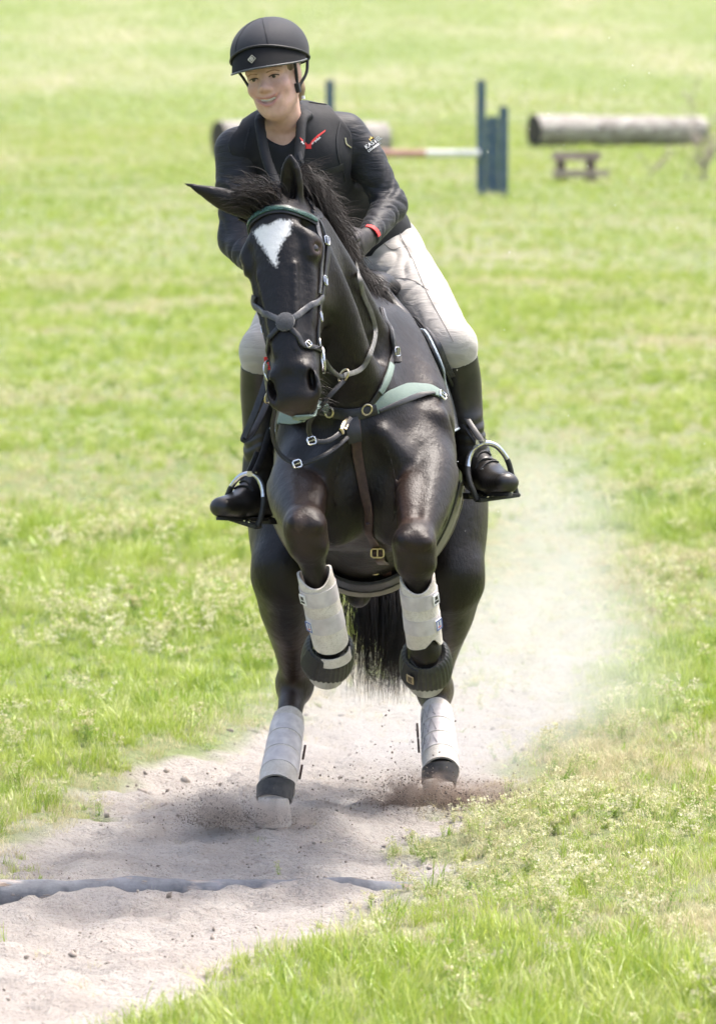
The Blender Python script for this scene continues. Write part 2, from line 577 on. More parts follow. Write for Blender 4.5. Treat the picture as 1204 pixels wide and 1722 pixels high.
def make_horse():
    F = Field(H_LO, H_HI, 0.0072)
    X = (1, 0, 0)
    # trunk
    F.chain([(CX, 1.0, 1.2), (CX, .78, 1.22), (CX, .5, 1.2), (CX, .18, 1.155), (CX, -.15, 1.13), (CX, -.45, 1.155), (CX, -.72, 1.22), (CX, -.98, 1.23)],
            [(.14, .16), (.24, .26), (.27, .31), (.27, .36), (.295, .405), (.265, .395), (.22, .32), (.15, .20)], X, k=0, n=14)
    F.chain([(CX, -.2, 1.46), (CX, -.45, 1.53), (CX, -.7, 1.5)], [.05, .065, .08], X, k=.12)          # withers
    # shoulders and breast
    for s, L in ((-1, FL), (1, FR)):
        F.chain([(CX + s * .10, -.62, 1.45), (CX + s * .165, -.82, 1.27), (CX + s * .15, -1.0, 1.14)], [(.05, .09), (.085, .14), (.08, .10)], X, k=.07)
        F.ell((CX + s * .088, -1.06, 1.08), (.098, .085, .16), k=.035)
        F.ell((CX + s * .15, -1.02, 1.16), (.075, .075, .085), k=.04)
        F.ell((CX + s * .12, -.86, 1.01), (.10, .16, .11), k=.06)
        # muscle ridges on the breast
        F.chain([(CX + s * .05, -1.13, 1.24), (CX + s * .13, -1.115, 1.12), (CX + s * .15, -1.07, 1.0)], [.02, .028, .02], X, k=.05)
        F.chain([(CX + s * .205, -.98, 1.28), (CX + s * .222, -.93, 1.12), (CX + s * .2, -.9, 1.0)], [.02, .03, .03], X, k=.05)
        # scapula spine, triceps, grooves between the muscle bellies
        F.chain([(CX + s * .13, -.66, 1.47), (CX + s * .205, -.84, 1.30), (CX + s * .215, -.98, 1.17)], [.014, .022, .018], X, k=.03)
        F.ell((CX + s * .205, -.76, 1.12), (.055, .10, .13), k=.03)
        F.chain([(CX + s * .10, -1.19, 1.20), (CX + s * .165, -1.14, 1.10), (CX + s * .185, -1.10, 1.04)], [.006, .011, .003], X, k=.03, sub=True)
        F.chain([(CX + s * .235, -.93, 1.25), (CX + s * .245, -.86, 1.12), (CX + s * .225, -.84, .99)], [.008, .014, .010], X, k=.03, sub=True)
        for q in range(4):     # skin folds in front of the elbow
            z0 = 1.035 + .020 * q
            F.chain([(CX + s * (.145 + .006 * q), -1.125 + .006 * q, z0), (CX + s * (.185 + .004 * q), -1.085 + .004 * q, z0 - .012 + .006 * q), (CX + s * .215, -1.02, z0 - .005)], [.004, .007, .004], X, k=.014)
        # veins
        F.chain([(CX + s * .06, -1.17, 1.21), (CX + s * .085, -1.17, 1.10), (CX + s * .075, -1.15, .99)], [.004, .005, .004], X, k=.014)
    F.ell((CX, -.82, 1.0), (.12, .22, .105), k=.07)
    F.chain([(CX, -1.2, 1.22), (CX, -1.185, 1.05), (CX, -1.11, .93)], [.012, .018, .012], X, k=.035, sub=True)   # breast groove
    # neck
    nk = [V(CX - .01, -.70, 1.33), W(576, 585, -.93), W(533, 475, -1.09), W(496, 395, -1.2), W(473, 352, -1.25)]
    F.chain(nk, [(.16, .30), (.118, .235), (.088, .185), (.072, .145), (.062, .10)], X, k=.10, n=12)
    F.chain([nk[0] + V(.05, -.20, -.02), nk[1] + V(.045, -.19, -.06), nk[2] + V(.05, -.13, -.03), nk[3] + V(.04, -.07, 0)],
            [.05, .05, .045, .035], X, k=.06)                                                         # jugular muscle line
    F.chain([nk[1] + V(.10, -.12, -.02), nk[2] + V(.085, -.09, -.01), nk[3] + V(.07, -.05, .0)], [.012, .014, .010], X, k=.04, sub=True)
    F.chain([nk[1] + V(.11, -.02, .02), nk[2] + V(.085, -.0, .02), nk[3] + V(.065, .02, .02)], [.03, .03, .025], X, k=.05)
    # ---------------- head
    def hc(st, k, n=4, sub=False, side=None):
        F.chain([HP(t, s, nn) for (t, s, nn, a, b) in st], [(a, b) for (t, s, nn, a, b) in st], tuple(side or SH), k=k, n=n, sub=sub)
    # skull and nasal bone (front plane at n = 0)
    hc([(.03, 0, -.080, .060, .050), (.08, 0, -.072, .086, .066), (.15, 0, -.070, .095, .070), (.24, 0, -.072, .088, .072),
        (.34, 0, -.070, .077, .069), (.44, 0, -.066, .066, .064), (.50, 0, -.064, .060, .060), (.55, 0, -.062, .054, .056), (.585, 0, -.062, .044, .046)], k=0.03, n=8)
    hc([(.02, 0, -.03, .05, .03), (.12, 0, -.012, .062, .02), (.24, 0, -.012, .046, .018), (.38, 0, -.012, .032, .016), (.50, 0, -.014, .026, .016)], k=.03)
    # lower jaw
    for s in (-1, 1):
        hc([(.07, s * .05, -.16, .026, .07), (.17, s * .058, -.19, .026, .085), (.27, s * .046, -.165, .024, .07), (.38, s * .028, -.125, .022, .04), (.47, s * .02, -.115, .022, .026)], k=.04)
        F.ell(HP(.20, s * .070, -.15), (.022, .085, .10), (SH, NH, FH), k=.04)                        # cheek
        F.ell(HP(.165, s * .092, -.048), (.026, .032, .036), (SH, NH, FH), k=.025)                    # eye bulge
        hc([(.115, s * .068, -.022, .014, .014), (.125, s * .092, -.036, .014, .016), (.15, s * .106, -.06, .010, .012)], k=.022)   # brow
        F.ell(HP(.105, s * .086, -.055), (.020, .020, .022), (SH, NH, FH), k=.03, sub=True)           # hollow above the eye
        hc([(.20, s * .080, -.040, .010, .012), (.28, s * .076, -.050, .011, .012), (.37, s * .064, -.058, .009, .010)], k=.02)     # facial crest
        F.ell(HP(.172, s * .114, -.040), (.012, .016, .014), (SH, NH, FH), k=.006, sub=True)          # eye socket
        # face veins and the edge of the nasal bone
        hc([(.25, s * .088, -.055, .004, .004), (.32, s * .080, -.040, .0045, .0045), (.40, s * .066, -.036, .004, .004), (.46, s * .060, -.05, .003, .003)], k=.010)
        hc([(.30, s * .074, -.10, .004, .004), (.37, s * .070, -.07, .0045, .0045), (.43, s * .064, -.06, .003, .003)], k=.010)
        hc([(.22, s * .056, -.002, .007, .006), (.34, s * .043, -.003, .006, .006), (.46, s * .032, -.004, .006, .006)], k=.012)
        hc([(.138, s * .086, -.020, .005, .005), (.150, s * .104, -.032, .005, .006), (.168, s * .106, -.056, .003, .004)], k=.012)
        hc([(.194, s * .094, -.024, .004, .004), (.196, s * .104, -.040, .004, .005), (.186, s * .105, -.06, .003, .003)], k=.012)
        # nostril
        F.ell(HP(.535, s * .040, -.042), (.026, .030, .060), (SH, NH, FH), k=.03)
        hc([(.515, s * .046, -.012, .010, .010), (.545, s * .066, -.020, .011, .011), (.585, s * .064, -.034, .011, .012), (.60, s * .040, -.034, .010, .010)], k=.022)
        F.ell(HP(.552, s * .057, -.022), (.010, .026, .034), (SH * 0.8 + NH * s * -.25, NH + SH * s * .5, FH + SH * s * .15), k=.008, sub=True)
    F.ell(HP(.585, 0, -.054), (.050, .044, .034), (SH, NH, FH), k=.025)                               # upper lip
    F.ell(HP(.582, 0, -.108), (.033, .036, .028), (SH, NH, FH), k=.02)                                # lower lip, chin
    F.chain([HP(.612, -.03, -.087), HP(.604, 0, -.087), HP(.612, .03, -.087)], [.004, .006, .004], tuple(SH), k=.008, sub=True)
    # ears
    eR0, eR1 = W(494, 356, -1.265), W(488, 263, -1.30)
    ed = (eR1 - eR0); eu = ed.normalized()
    es = (SH * .96 + NH * .25).normalized(); es = (es - eu * es.dot(eu)).normalized(); en = es.cross(eu)
    if en.dot(NH) < 0: en = -en
    F.chain([eR0 - eu * .015, eR0 + ed * .22, eR0 + ed * .5, eR0 + ed * .8, eR0 + ed * 1.0], [(.024, .022), (.031, .024), (.034, .023), (.028, .016), (.011, .007)], tuple(es), k=.02)
    F.chain([eR0 + ed * .16 + en * .017, eR0 + ed * .45 + en * .016, eR0 + ed * .78 + en * .012, eR0 + ed * .93 + en * .008], [(.014, .012), (.022, .016), (.014, .010), (.004, .004)], tuple(es), k=.006, sub=True)
    eL0, eL1 = W(412, 350, -1.25), W(311, 308, -1.24)
    ed = (eL1 - eL0); eu = ed.normalized()
    es = V(.25, -.2, 1); es = (es - eu * es.dot(eu)).normalized(); en = es.cross(eu)
    if en.y < 0: en = -en
    F.chain([eL0 - eu * .02, eL0 + ed * .2, eL0 + ed * .42, eL0 + ed * .75, eL1], [(.028, .024), (.032, .024), (.030, .020), (.015, .010), (.004, .004)], tuple(es), k=.02)
    F.chain([eL0 + ed * .15 + en * .02 - es * .004, eL0 + ed * .45 + en * .017 - es * .004, eL0 + ed * .72 + en * .010], [(.016, .014), (.018, .013), (.006, .006)], tuple(es), k=.006, sub=True)
    # ---------------- forelegs
    for L, s in ((FL, -1), (FR, 1)):
        sh, el, kn, fe = L['sh'], L['el'], L['kn'], L['fe']
        mid = el.lerp(kn, .45)
        F.chain([sh, el, mid, el.lerp(kn, .82)], [(.085, .12), (.080, .100), (.070, .080), (.052, .056)], X, k=.014, n=10)
        F.chain([el + V(-s * .02, -.02, .035), mid + V(-s * .035, -.02, .038), el.lerp(kn, .8) + V(-s * .02, -.01, .018)], [.036, .038, .018], X, k=.014)
        F.chain([el + V(s * .050, 0, .005), mid + V(s * .043, -.0, .004), el.lerp(kn, .8) + V(s * .024, 0, 0)], [.034, .030, .014], X, k=.012)
        F.chain([el.lerp(kn, .42) + V(s * .005, -.03, .085), el.lerp(kn, .62) + V(s * .005, -.03, .080), el.lerp(kn, .85) + V(s * .004, -.01, .055)], [.004, .009, .006], X, k=.02, sub=True)
        F.chain([el + V(-s * .05, -.05, .04), mid + V(-s * .055, -.03, .05), el.lerp(kn, .9) + V(-s * .03, -.02, .03)], [.003, .0045, .003], X, k=.010)
        # knee: flat fronted box of small bones
        cd = (fe - kn).normalized()
        F.ell(kn + V(0, .0, .012), (.062, .055, .060), k=.03)
        F.ell(kn + cd * .045 + V(0, -.012, 0), (.056, .046, .045), k=.03)
        F.ell(kn + V(-.026, -.04, .022), (.022, .018, .026), k=.012)
        F.ell(kn + V(.028, -.038, .016), (.022, .018, .024), k=.012)
        F.ell(kn + cd * .05 + V(-.03, -.038, 0), (.020, .014, .018), k=.012); F.ell(kn + cd * .05 + V(.03, -.038, 0), (.020, .014, .018), k=.012)
        F.chain([kn + V(-.05, -.045, -.006), kn + V(0, -.060, -.012), kn + V(.05, -.045, -.006)], [.005, .007, .005], X, k=.014, sub=True)
        F.chain([kn + cd * .05, kn + cd * .11, kn.lerp(fe, .55), fe - cd * .05], [(.047, .043), (.036, .037), (.032, .036), (.036, .04)], X, k=.025)
        F.ell(fe, (.043, .048, .045), k=.02)
        hd = V(-.10 if s < 0 else .03, .80, -.60).normalized()
        L['pd'] = hd
        L['hoof'] = fe + hd * .15
        F.chain([fe, fe + hd * .07, fe + hd * .12], [.040, .036, .046], X, k=.015)
        L['cd'] = cd
    # ---------------- hind legs
    for L, s in ((HLg, -1), (HRg, 1)):
        hip, st, hk, fe = L['hip'], L['st'], L['hk'], L['fe']
        F.ell(hip + V(s * .005, .08, -.1), (.15, .30, .30), k=.06)
        F.chain([hip, hip.lerp(st, .55) + V(s * .02, 0, 0), st], [(.16, .26), (.135, .21), (.10, .13)], X, k=.05, n=16)
        F.ell(st + V(s * .012, -.03, .02), (.085, .075, .085), k=.05)
        ga = st.lerp(hk, .5)
        F.chain([st, st.lerp(hk, .3) + V(s * .006, 0, 0), ga, st.lerp(hk, .8), hk], [(.092, .125), (.080, .115), (.066, .092), (.048, .068), (.048, .062)], X, k=.03)
        F.chain([st + V(s * .05, .0, -.02), ga + V(s * .045, .01, .02), st.lerp(hk, .8) + V(s * .015, .03, 0)], [.045, .035, .018], X, k=.03)
        F.chain([ga + V(0, .1, .05), hk + V(0, .075, .05)], [.026, .026], X, k=.03)                       # Achilles line to the point of hock
        F.ell(hk + V(0, .01, -.01), (.052, .065, .062), k=.03)
        cd = (fe - hk).normalized(); L['cd'] = cd
        F.chain([hk, hk + cd * .09, hk.lerp(fe, .6), fe - cd * .04], [(.050, .058), (.041, .047), (.036, .042), (.040, .045)], X, k=.03)
        F.ell(fe, (.046, .05, .048), k=.02)
        F.chain([fe, fe + V(-.004, -.05, -.05), fe + V(-.008, -.085, -.075)], [.042, .042, .05], X, k=.02)
    F.ell(W(603, 992, .12), (.042, .08, .055), k=.07)                                                   # sheath
    me = F.mesh('body', 8)
    co = np.empty(len(me.vertices) * 3, dtype=np.float32); me.vertices.foreach_get('co', co); co = co.reshape(-1, 3)
    # colour masks: brown tinge on forearms, knees and gaskins; white star; paler muzzle
    def near(a, b, r0, r1):
        a, b = np.array(a), np.array(b)
        ab = b - a; t = np.clip(((co - a) @ ab) / (ab @ ab), 0, 1)
        d = np.linalg.norm(co - (a + t[:, None] * ab), axis=1)
        return np.clip((r1 - d) / (r1 - r0), 0, 1)
    brown = np.zeros(len(co))
    for L, s in ((FL, -1), (FR, 1)):
        e = L['el'].lerp(L['kn'], .3) + V(-s * .05, -.03, .03)
        brown = np.maximum(brown, .6 * near(e, L['kn'].lerp(L['el'], .25) + V(-s * .03, -.04, .03), .02, .085))
        brown = np.maximum(brown, .35 * near(L['kn'], L['kn'] + V(0, 0, .01), .05, .1))
    for L in (HLg, HRg):
        brown = np.maximum(brown, .35 * near(L['st'].lerp(L['hk'], .4), L['hk'], .08, .17))
    brown = np.maximum(brown, .55 * near(eL0 + ed * .25 - es * .03, eL0 + ed * .55 - es * .02, .004, .03))
    brown = np.maximum(brown, .18 * near(V(CX + .22, -.9, 1.35), V(CX + .22, -.95, 1.05), .05, .3))
    for s in (-1, 1): brown = np.maximum(brown, .6 * near(HP(.172, s * .105, -.045), HP(.172, s * .105, -.046), .020, .032))
    set_attr(me, 'brown', brown)
    set_attr(me, 'dust', np.clip((.62 - co[:, 2]) / .45, 0, 1) * .45)
    rel = co - np.array(POLL)
    ht = rel @ np.array(FH) * .62 / HL; hs = rel @ np.array(SH); hn = rel @ np.array(NH)
    # star polygon in head coordinates (t down the face, s across)
    poly = np.array([(.098, -.046), (.090, -.020), (.096, -.004), (.086, .018), (.094, .046), (.128, .042), (.160, .020), (.188, .008), (.222, .004), (.205, -.008), (.170, -.018), (.135, -.034)])
    pts = np.stack([ht, hs / 1.25 - .002], 1)
    dmin = np.full(len(co), 9.0); ins = np.zeros(len(co), bool)
    sel = (hn > -.07) & (ht > .02) & (ht < .3)
    q = pts[sel]; dm = np.full(len(q), 9.0); ii = np.zeros(len(q), bool)
    for i in range(len(poly)):
        a, b = poly[i], poly[(i + 1) % len(poly)]
        ab = b - a; t = np.clip(((q - a) @ ab) / (ab @ ab), 0, 1)
        dm = np.minimum(dm, np.linalg.norm(q - (a + t[:, None] * ab), axis=1))
        cnd = ((a[1] > q[:, 1]) != (b[1] > q[:, 1])) & (q[:, 0] < (b[0] - a[0]) * (q[:, 1] - a[1]) / (b[1] - a[1] + 1e-9) + a[0])
        ii ^= cnd
    sd = np.full(len(co), -.2); sd[sel] = np.where(ii, dm, -dm)
    set_attr(me, 'star', sd)
    set_attr(me, 'muzzle', np.clip((ht - .585) / .03, 0, 1) * .45 * (hn < .2) * (np.abs(hs) < .12) * (hn > -.25))
    return me

horse = empty('horse', (CX, 0.25, 0))
tag(horse, 'black horse with a white star on its forehead cantering over the sandy track', 'horse')
horse_me = make_horse()
body = link('body', horse_me, horse, MAT['coat'])
HB = bvh_of(horse_me)
# eyes
for s in (-1, 1):
    b = MB()
    c = HP(.172, s * .0885, -.044)
    prof = [(-.024 * math.cos(a), max(.024 * math.sin(a), .0004)) for a in np.linspace(0, math.pi, 12)]
    b.lathe(c, SH, prof, 16)
    b.build('eye', MAT['eye'], horse)
# hooves
MAT['hoof'] = simple('hoof_horn', (0.26, 0.24, 0.215), (0.46, 0.43, 0.39), 35, 0.65, 0.3, 0.002, stretch=(1, 1, .15))
def hoof(L, fwd, down, base, r=.062):
    """A hoof: wider at the ground, sloping toe, with coronet and flat sole."""
    b = MB()
    side = down.cross(fwd).normalized()
    vs, fs = [], []
    n = 24
    rows = [(-.006, .60, .0), (0.0, .84, .0), (.006, .90, .003), (.014, .88, .005), (.05, 1.0, .016), (.078, 1.09, .026), (.084, 1.05, .026), (.084, .5, .02)]
    for (h, k, sh) in rows:
        for q in range(n):
            a = 2 * math.pi * q / n
            u, w = math.cos(a), math.sin(a)
            if u < 0: u *= .85
            vs.append(base + down * h + fwd * (u * r * k + sh) + side * (w * r * k * .95))
    for i in range(len(rows) - 1):
        for q in range(n):
            q2 = (q + 1) % n
            fs.append((i * n + q, i * n + q2, (i + 1) * n + q2, (i + 1) * n + q))
    fs.append(tuple(range(n))); fs.append(tuple((len(rows) - 1) * n + q for q in range(n)))
    b.add(vs, fs)
    return b.build('hoof', MAT['hoof'], horse)
for L in (HLg, HRg):
    base = V(L['fe'].x - .008, L['fe'].y - .080, .088)
    hoof(L, V(-.08, -.9, -.1).normalized(), V(0, -.15, -1).normalized(), base, .056)
for L in (FL, FR):
    hoof(L, (V(0, -.60, -.80)).normalized(), L['pd'], L['fe'] + L['pd'] * .045, .052)
# ------------------------------------------------------------------ the rider
MAT['skin'] = None
def mat_skin():
    m, nt, b = new_mat('skin')
    lip = nd(nt, 'ShaderNodeAttribute', attribute_name='lip')
    bl = nd(nt, 'ShaderNodeAttribute', attribute_name='blush')
    n1 = noise(nt, 60, 4)
    r = ramp(nt, n1.outputs[0], [(0.3, (0.57, 0.345, 0.265)), (0.7, (0.65, 0.425, 0.34))])
    m1 = nd(nt, 'ShaderNodeMix', data_type='RGBA'); m1.inputs[7].default_value = (0.56, 0.245, 0.19, 1)
    nt.links.new(bl.outputs['Fac'], m1.inputs[0]); nt.links.new(r.outputs[0], m1.inputs[6])
    m2 = nd(nt, 'ShaderNodeMix', data_type='RGBA'); m2.inputs[7].default_value = (0.46, 0.17, 0.15, 1)
    nt.links.new(lip.outputs['Fac'], m2.inputs[0]); nt.links.new(m1.outputs[2], m2.inputs[6])
    nt.links.new(m2.outputs[2], b.inputs['Base Color'])
    b.inputs['Roughness'].default_value = 0.48
    b.inputs['Subsurface Weight'].default_value = 0.06
    b.inputs['Subsurface Radius'].default_value = (0.012, 0.005, 0.003)
    n2 = noise(nt, 420, 3); add_bump(nt, b, n2.outputs[0], 0.25, 0.0008)
    return m
MAT['skin'] = mat_skin()

def mat_cloth(name, c1, c2, fold_scale, stretch, strength, rough=0.75, sheen=0.2, weave=900, fdist=0.008, rot=(0, 0, 0)):
    m, nt, b = new_mat(name)
    tc = nd(nt, 'ShaderNodeTexCoord')
    mp = nd(nt, 'ShaderNodeMapping'); mp.inputs['Rotation'].default_value = rot; mp.inputs['Scale'].default_value = stretch
    nt.links.new(tc.outputs['Object'], mp.inputs[0])
    n = nd(nt, 'ShaderNodeTexNoise'); n.inputs['Scale'].default_value = fold_scale; n.inputs['Detail'].default_value = 4
    n.inputs['Distortion'].default_value = 0.6
    nt.links.new(mp.outputs[0], n.inputs['Vector'])
    r = ramp(nt, n.outputs[0], [(0.35, c1), (0.65, c2)])
    nt.links.new(r.outputs[0], b.inputs['Base Color'])
    b.inputs['Roughness'].default_value = rough
    b.inputs['Sheen Weight'].default_value = sheen
    b.inputs['Specular IOR Level'].default_value = 0.35
    w = noise(nt, weave, 2)
    bp = add_bump(nt, b, n.outputs[0], strength, fdist)
    add_bump(nt, b, w.outputs[0], 0.15, 0.0006, bp)
    return m
MAT['shirt'] = mat_cloth('navy_shirt', (0.0100, 0.0110, 0.0150), (0.0155, 0.0165, 0.0215), 34, (0.5, 0.6, 2.2), 0.40, 0.55, 0.06, rot=(0, R(-28), 0), fdist=0.010)
MAT['vest'] = mat_cloth('black_vest', (0.0080, 0.0090, 0.0118), (0.0125, 0.0138, 0.0172), 14, (1, 1, 1), 0.25, 0.7, 0.04)
MAT['breeches'] = mat_cloth('grey_breeches', (0.385, 0.36, 0.33), (0.435, 0.41, 0.38), 22, (0.4, 1, 2.0), 0.55, 0.7, 0.3, rot=(0, R(-20), 0))
MAT['boot'] = simple('boot_leather', (0.014, 0.013, 0.0125), (0.028, 0.025, 0.022), 22, 0.33, 0.3, 0.004, detail=6)
MAT['helmet'] = simple('helmet_fabric', (0.0125, 0.014, 0.020), (0.018, 0.020, 0.027), 400, 0.75, 0.2, 0.0008, sheen=0.06)
MAT['peak'] = simple('peak_fabric', (0.0065, 0.0068, 0.008), (0.009, 0.0095, 0.011), 400, 0.8, 0.2, 0.0008, spec=.25)
MAT['web'] = simple('black_webbing', (0.012, 0.012, 0.014), (0.02, 0.02, 0.022), 200, 0.6, 0.3, 0.001)
MAT['glove'] = simple('black_glove', (0.016, 0.014, 0.014), (0.045, 0.038, 0.038), 40, 0.6, 0.4, 0.003)
MAT['red'] = simple('red_cloth', (0.55, 0.02, 0.02), (0.66, 0.035, 0.03), 60, 0.6, 0.2)
MAT['teeth'] = simple('teeth', (0.68, 0.65, 0.58), (0.74, 0.71, 0.64), 60, 0.3, 0)
MAT['brow'] = simple('brow_hair', (0.33, 0.19, 0.125), (0.42, 0.26, 0.18), 60, 0.7, 0.2)
MAT['blond'] = simple('fair_hair', (0.13, 0.085, 0.05), (0.30, 0.21, 0.12), 60, 0.5, 0.4, 0.002, stretch=(1, 1, .2))
MAT['sclera'] = simple('eye_white', (0.30, 0.26, 0.24), (0.36, 0.32, 0.30), 60, 0.25, 0)
MAT['iris'] = simple('iris', (0.035, 0.03, 0.028), (0.06, 0.05, 0.045), 200, 0.1, 0)
MAT['white'] = simple('white_thread', (0.72, 0.72, 0.72), (0.8, 0.8, 0.8), 60, 0.6, 0)
MAT['gold'] = simple('gold_thread', (0.62, 0.42, 0.06), (0.72, 0.5, 0.1), 60, 0.5, 0)

# head frame of the rider
rF = V(-.30, -.93, -.15).normalized()
_ru = V(-.185, 0, .98); rU = (_ru - rF * _ru.dot(rF)).normalized()
rS = rU.cross(rF).normalized()
if rS.x < 0: rS = -rS
RC = W(443, 131, -.60) - rF * .086
def RP(s, u, f): return RC + rS * s + rU * u + rF * f

J = dict(
    pel=W(603, 425, -.04), waist=W(572, 352, -.16), chest=W(508, 268, -.36), nb=W(474, 215, -.44),
    shL=W(398, 252, -.44), elL=W(397, 405, -.50), waL=W(455, 470, -.72), haL=W(478, 478, -.78),
    shR=W(580, 226, -.36), elR=W(656, 345, -.38), waR=W(620, 398, -.60), haR=W(603, 413, -.68),
    hipL=W(548, 432, -.06), knL=W(443, 590, -.48), anL=W(436, 800, -.40), toL=W(374, 853, -.55), heL=W(450, 850, -.36),
    hipR=W(650, 428, -.06), knR=W(762, 580, -.48), anR=W(794, 765, -.42), toR=W(850, 812, -.60), heR=W(798, 808, -.36))

def torso(F, g, k=.05, top=True):
    ts = (J['shR'] - J['shL']).normalized()
    st = [(J['pel'], .150, .110), (J['waist'], .122, .100), (J['chest'], .142, .108)]
    F.chain([p for p, a, b in st], [(a + g, b + g) for p, a, b in st], [(1, 0, 0), (.97, 0, .1), tuple(ts)], k=k, n=8)
    F.chain([J['shL'], J['shL'].lerp(J['shR'], .5) + V(0, .02, .035), J['shR']], [.052 + g, .07 + g, .052 + g], (0, 0, 1), k=k)
    F.chain([J['chest'], J['nb']], [(.12 + g, .085 + g), (.075 + g, .06 + g)], tuple(ts), k=k)
    for s in (-1, 1):     # bust
        F.ell(J['chest'] + ts * (s * .06) + V(0, -.065, -.015), (.055 + g * .6, .045 + g * .6, .055 + g * .6), k=.06)
def arm(F, S, g, k=.03, upto=1.0):
    sh, el, wa = J['sh' + S], J['el' + S], J['wa' + S]
    F.chain([sh, sh.lerp(el, .4) + V(.012 if S == 'R' else -.004, 0, .006), el], [.057 + g, .051 + g, .042 + g], k=k)
    F.chain([el, el.lerp(wa, .35), el.lerp(wa, upto)], [.041 + g, .041 + g, .029 + g], k=k)
def thigh(F, S, g, k=.05):
    h, kn = J['hip' + S], J['kn' + S]
    F.chain([h, h.lerp(kn, .4), h.lerp(kn, .8), kn], [(.100 + g, .105 + g), (.090 + g, .095 + g), (.068 + g, .072 + g), (.060 + g, .062 + g)], (0, 0, 1), k=k, n=6)
def shin(F, S, g, k=.03, a=0., b=1.0):
    kn, an = J['kn' + S], J['an' + S]
    q = lambda t: kn.lerp(an, t) + V(0, .03 * math.sin(math.pi * min(1, t * 1.3)), 0)
    r = lambda t: np.interp(t, [0, .3, .6, .9, 1], [.055, .055, .044, .035, .036]) + g
    T = np.linspace(a, b, 5)
    F.chain([q(t) for t in T], [r(t) for t in T], k=k, n=4)
def foot(F, S, g, k=.025):
    an, to, he = J['an' + S], J['to' + S], J['he' + S]
    d = (to - he).normalized(); side = d.cross(V(0, 0, 1)).normalized()
    F.chain([an, he.lerp(an, .35) + d * .02], [.036 + g, .034 + g], k=k)
    F.chain([he + V(0, 0, .006), he.lerp(to, .4) + V(0, 0, .014), he.lerp(to, .72), to], [(.033 + g, .036 + g), (.038 + g, .042 + g), (.046 + g, .036 + g), (.034 + g, .026 + g)], tuple(side), k=k, n=5)
    F.chain([an + V(0, -.005, -.01), he.lerp(to, .45) + V(0, 0, .028)], [.034 + g, .028 + g], k=k)
def hand(F, S, g):
    wa, ha = J['wa' + S], J['ha' + S]
    d = (ha - wa).normalized()
    s = -1 if S == 'R' else 1                   # thumb side points to the middle
    up = V(0, 0, 1); up = (up - d * up.dot(d)).normalized()
    inn = d.cross(up) * (1 if d.cross(up).x * s > 0 else -1)
    F.chain([wa, ha + d * .01], [(.026 + g, .030 + g), (.019 + g, .042 + g)], tuple(inn), k=.015)
    for i in range(4):                          # four fingers closed on the rein
        o = ha + d * .035 + up * (.030 - .020 * i) + inn * -.004
        L = (.030, .034, .032, .026)[i]
        F.chain([o - d * .01, o + d * .016 + inn * .004, o + d * .016 + inn * (.008 + L), o - d * .012 + inn * (.012 + L), o - d * .020 + inn * .012], [.0105 + g, .0105 + g, .010 + g, .0095 + g, .008 + g], k=.004, n=3)
    F.chain([ha + up * .034 - d * .02 + inn * .008, ha + up * .047 + d * .012 + inn * .018, ha + up * .042 + d * .04 + inn * .026], [.012 + g, .0115 + g, .009 + g], k=.008)

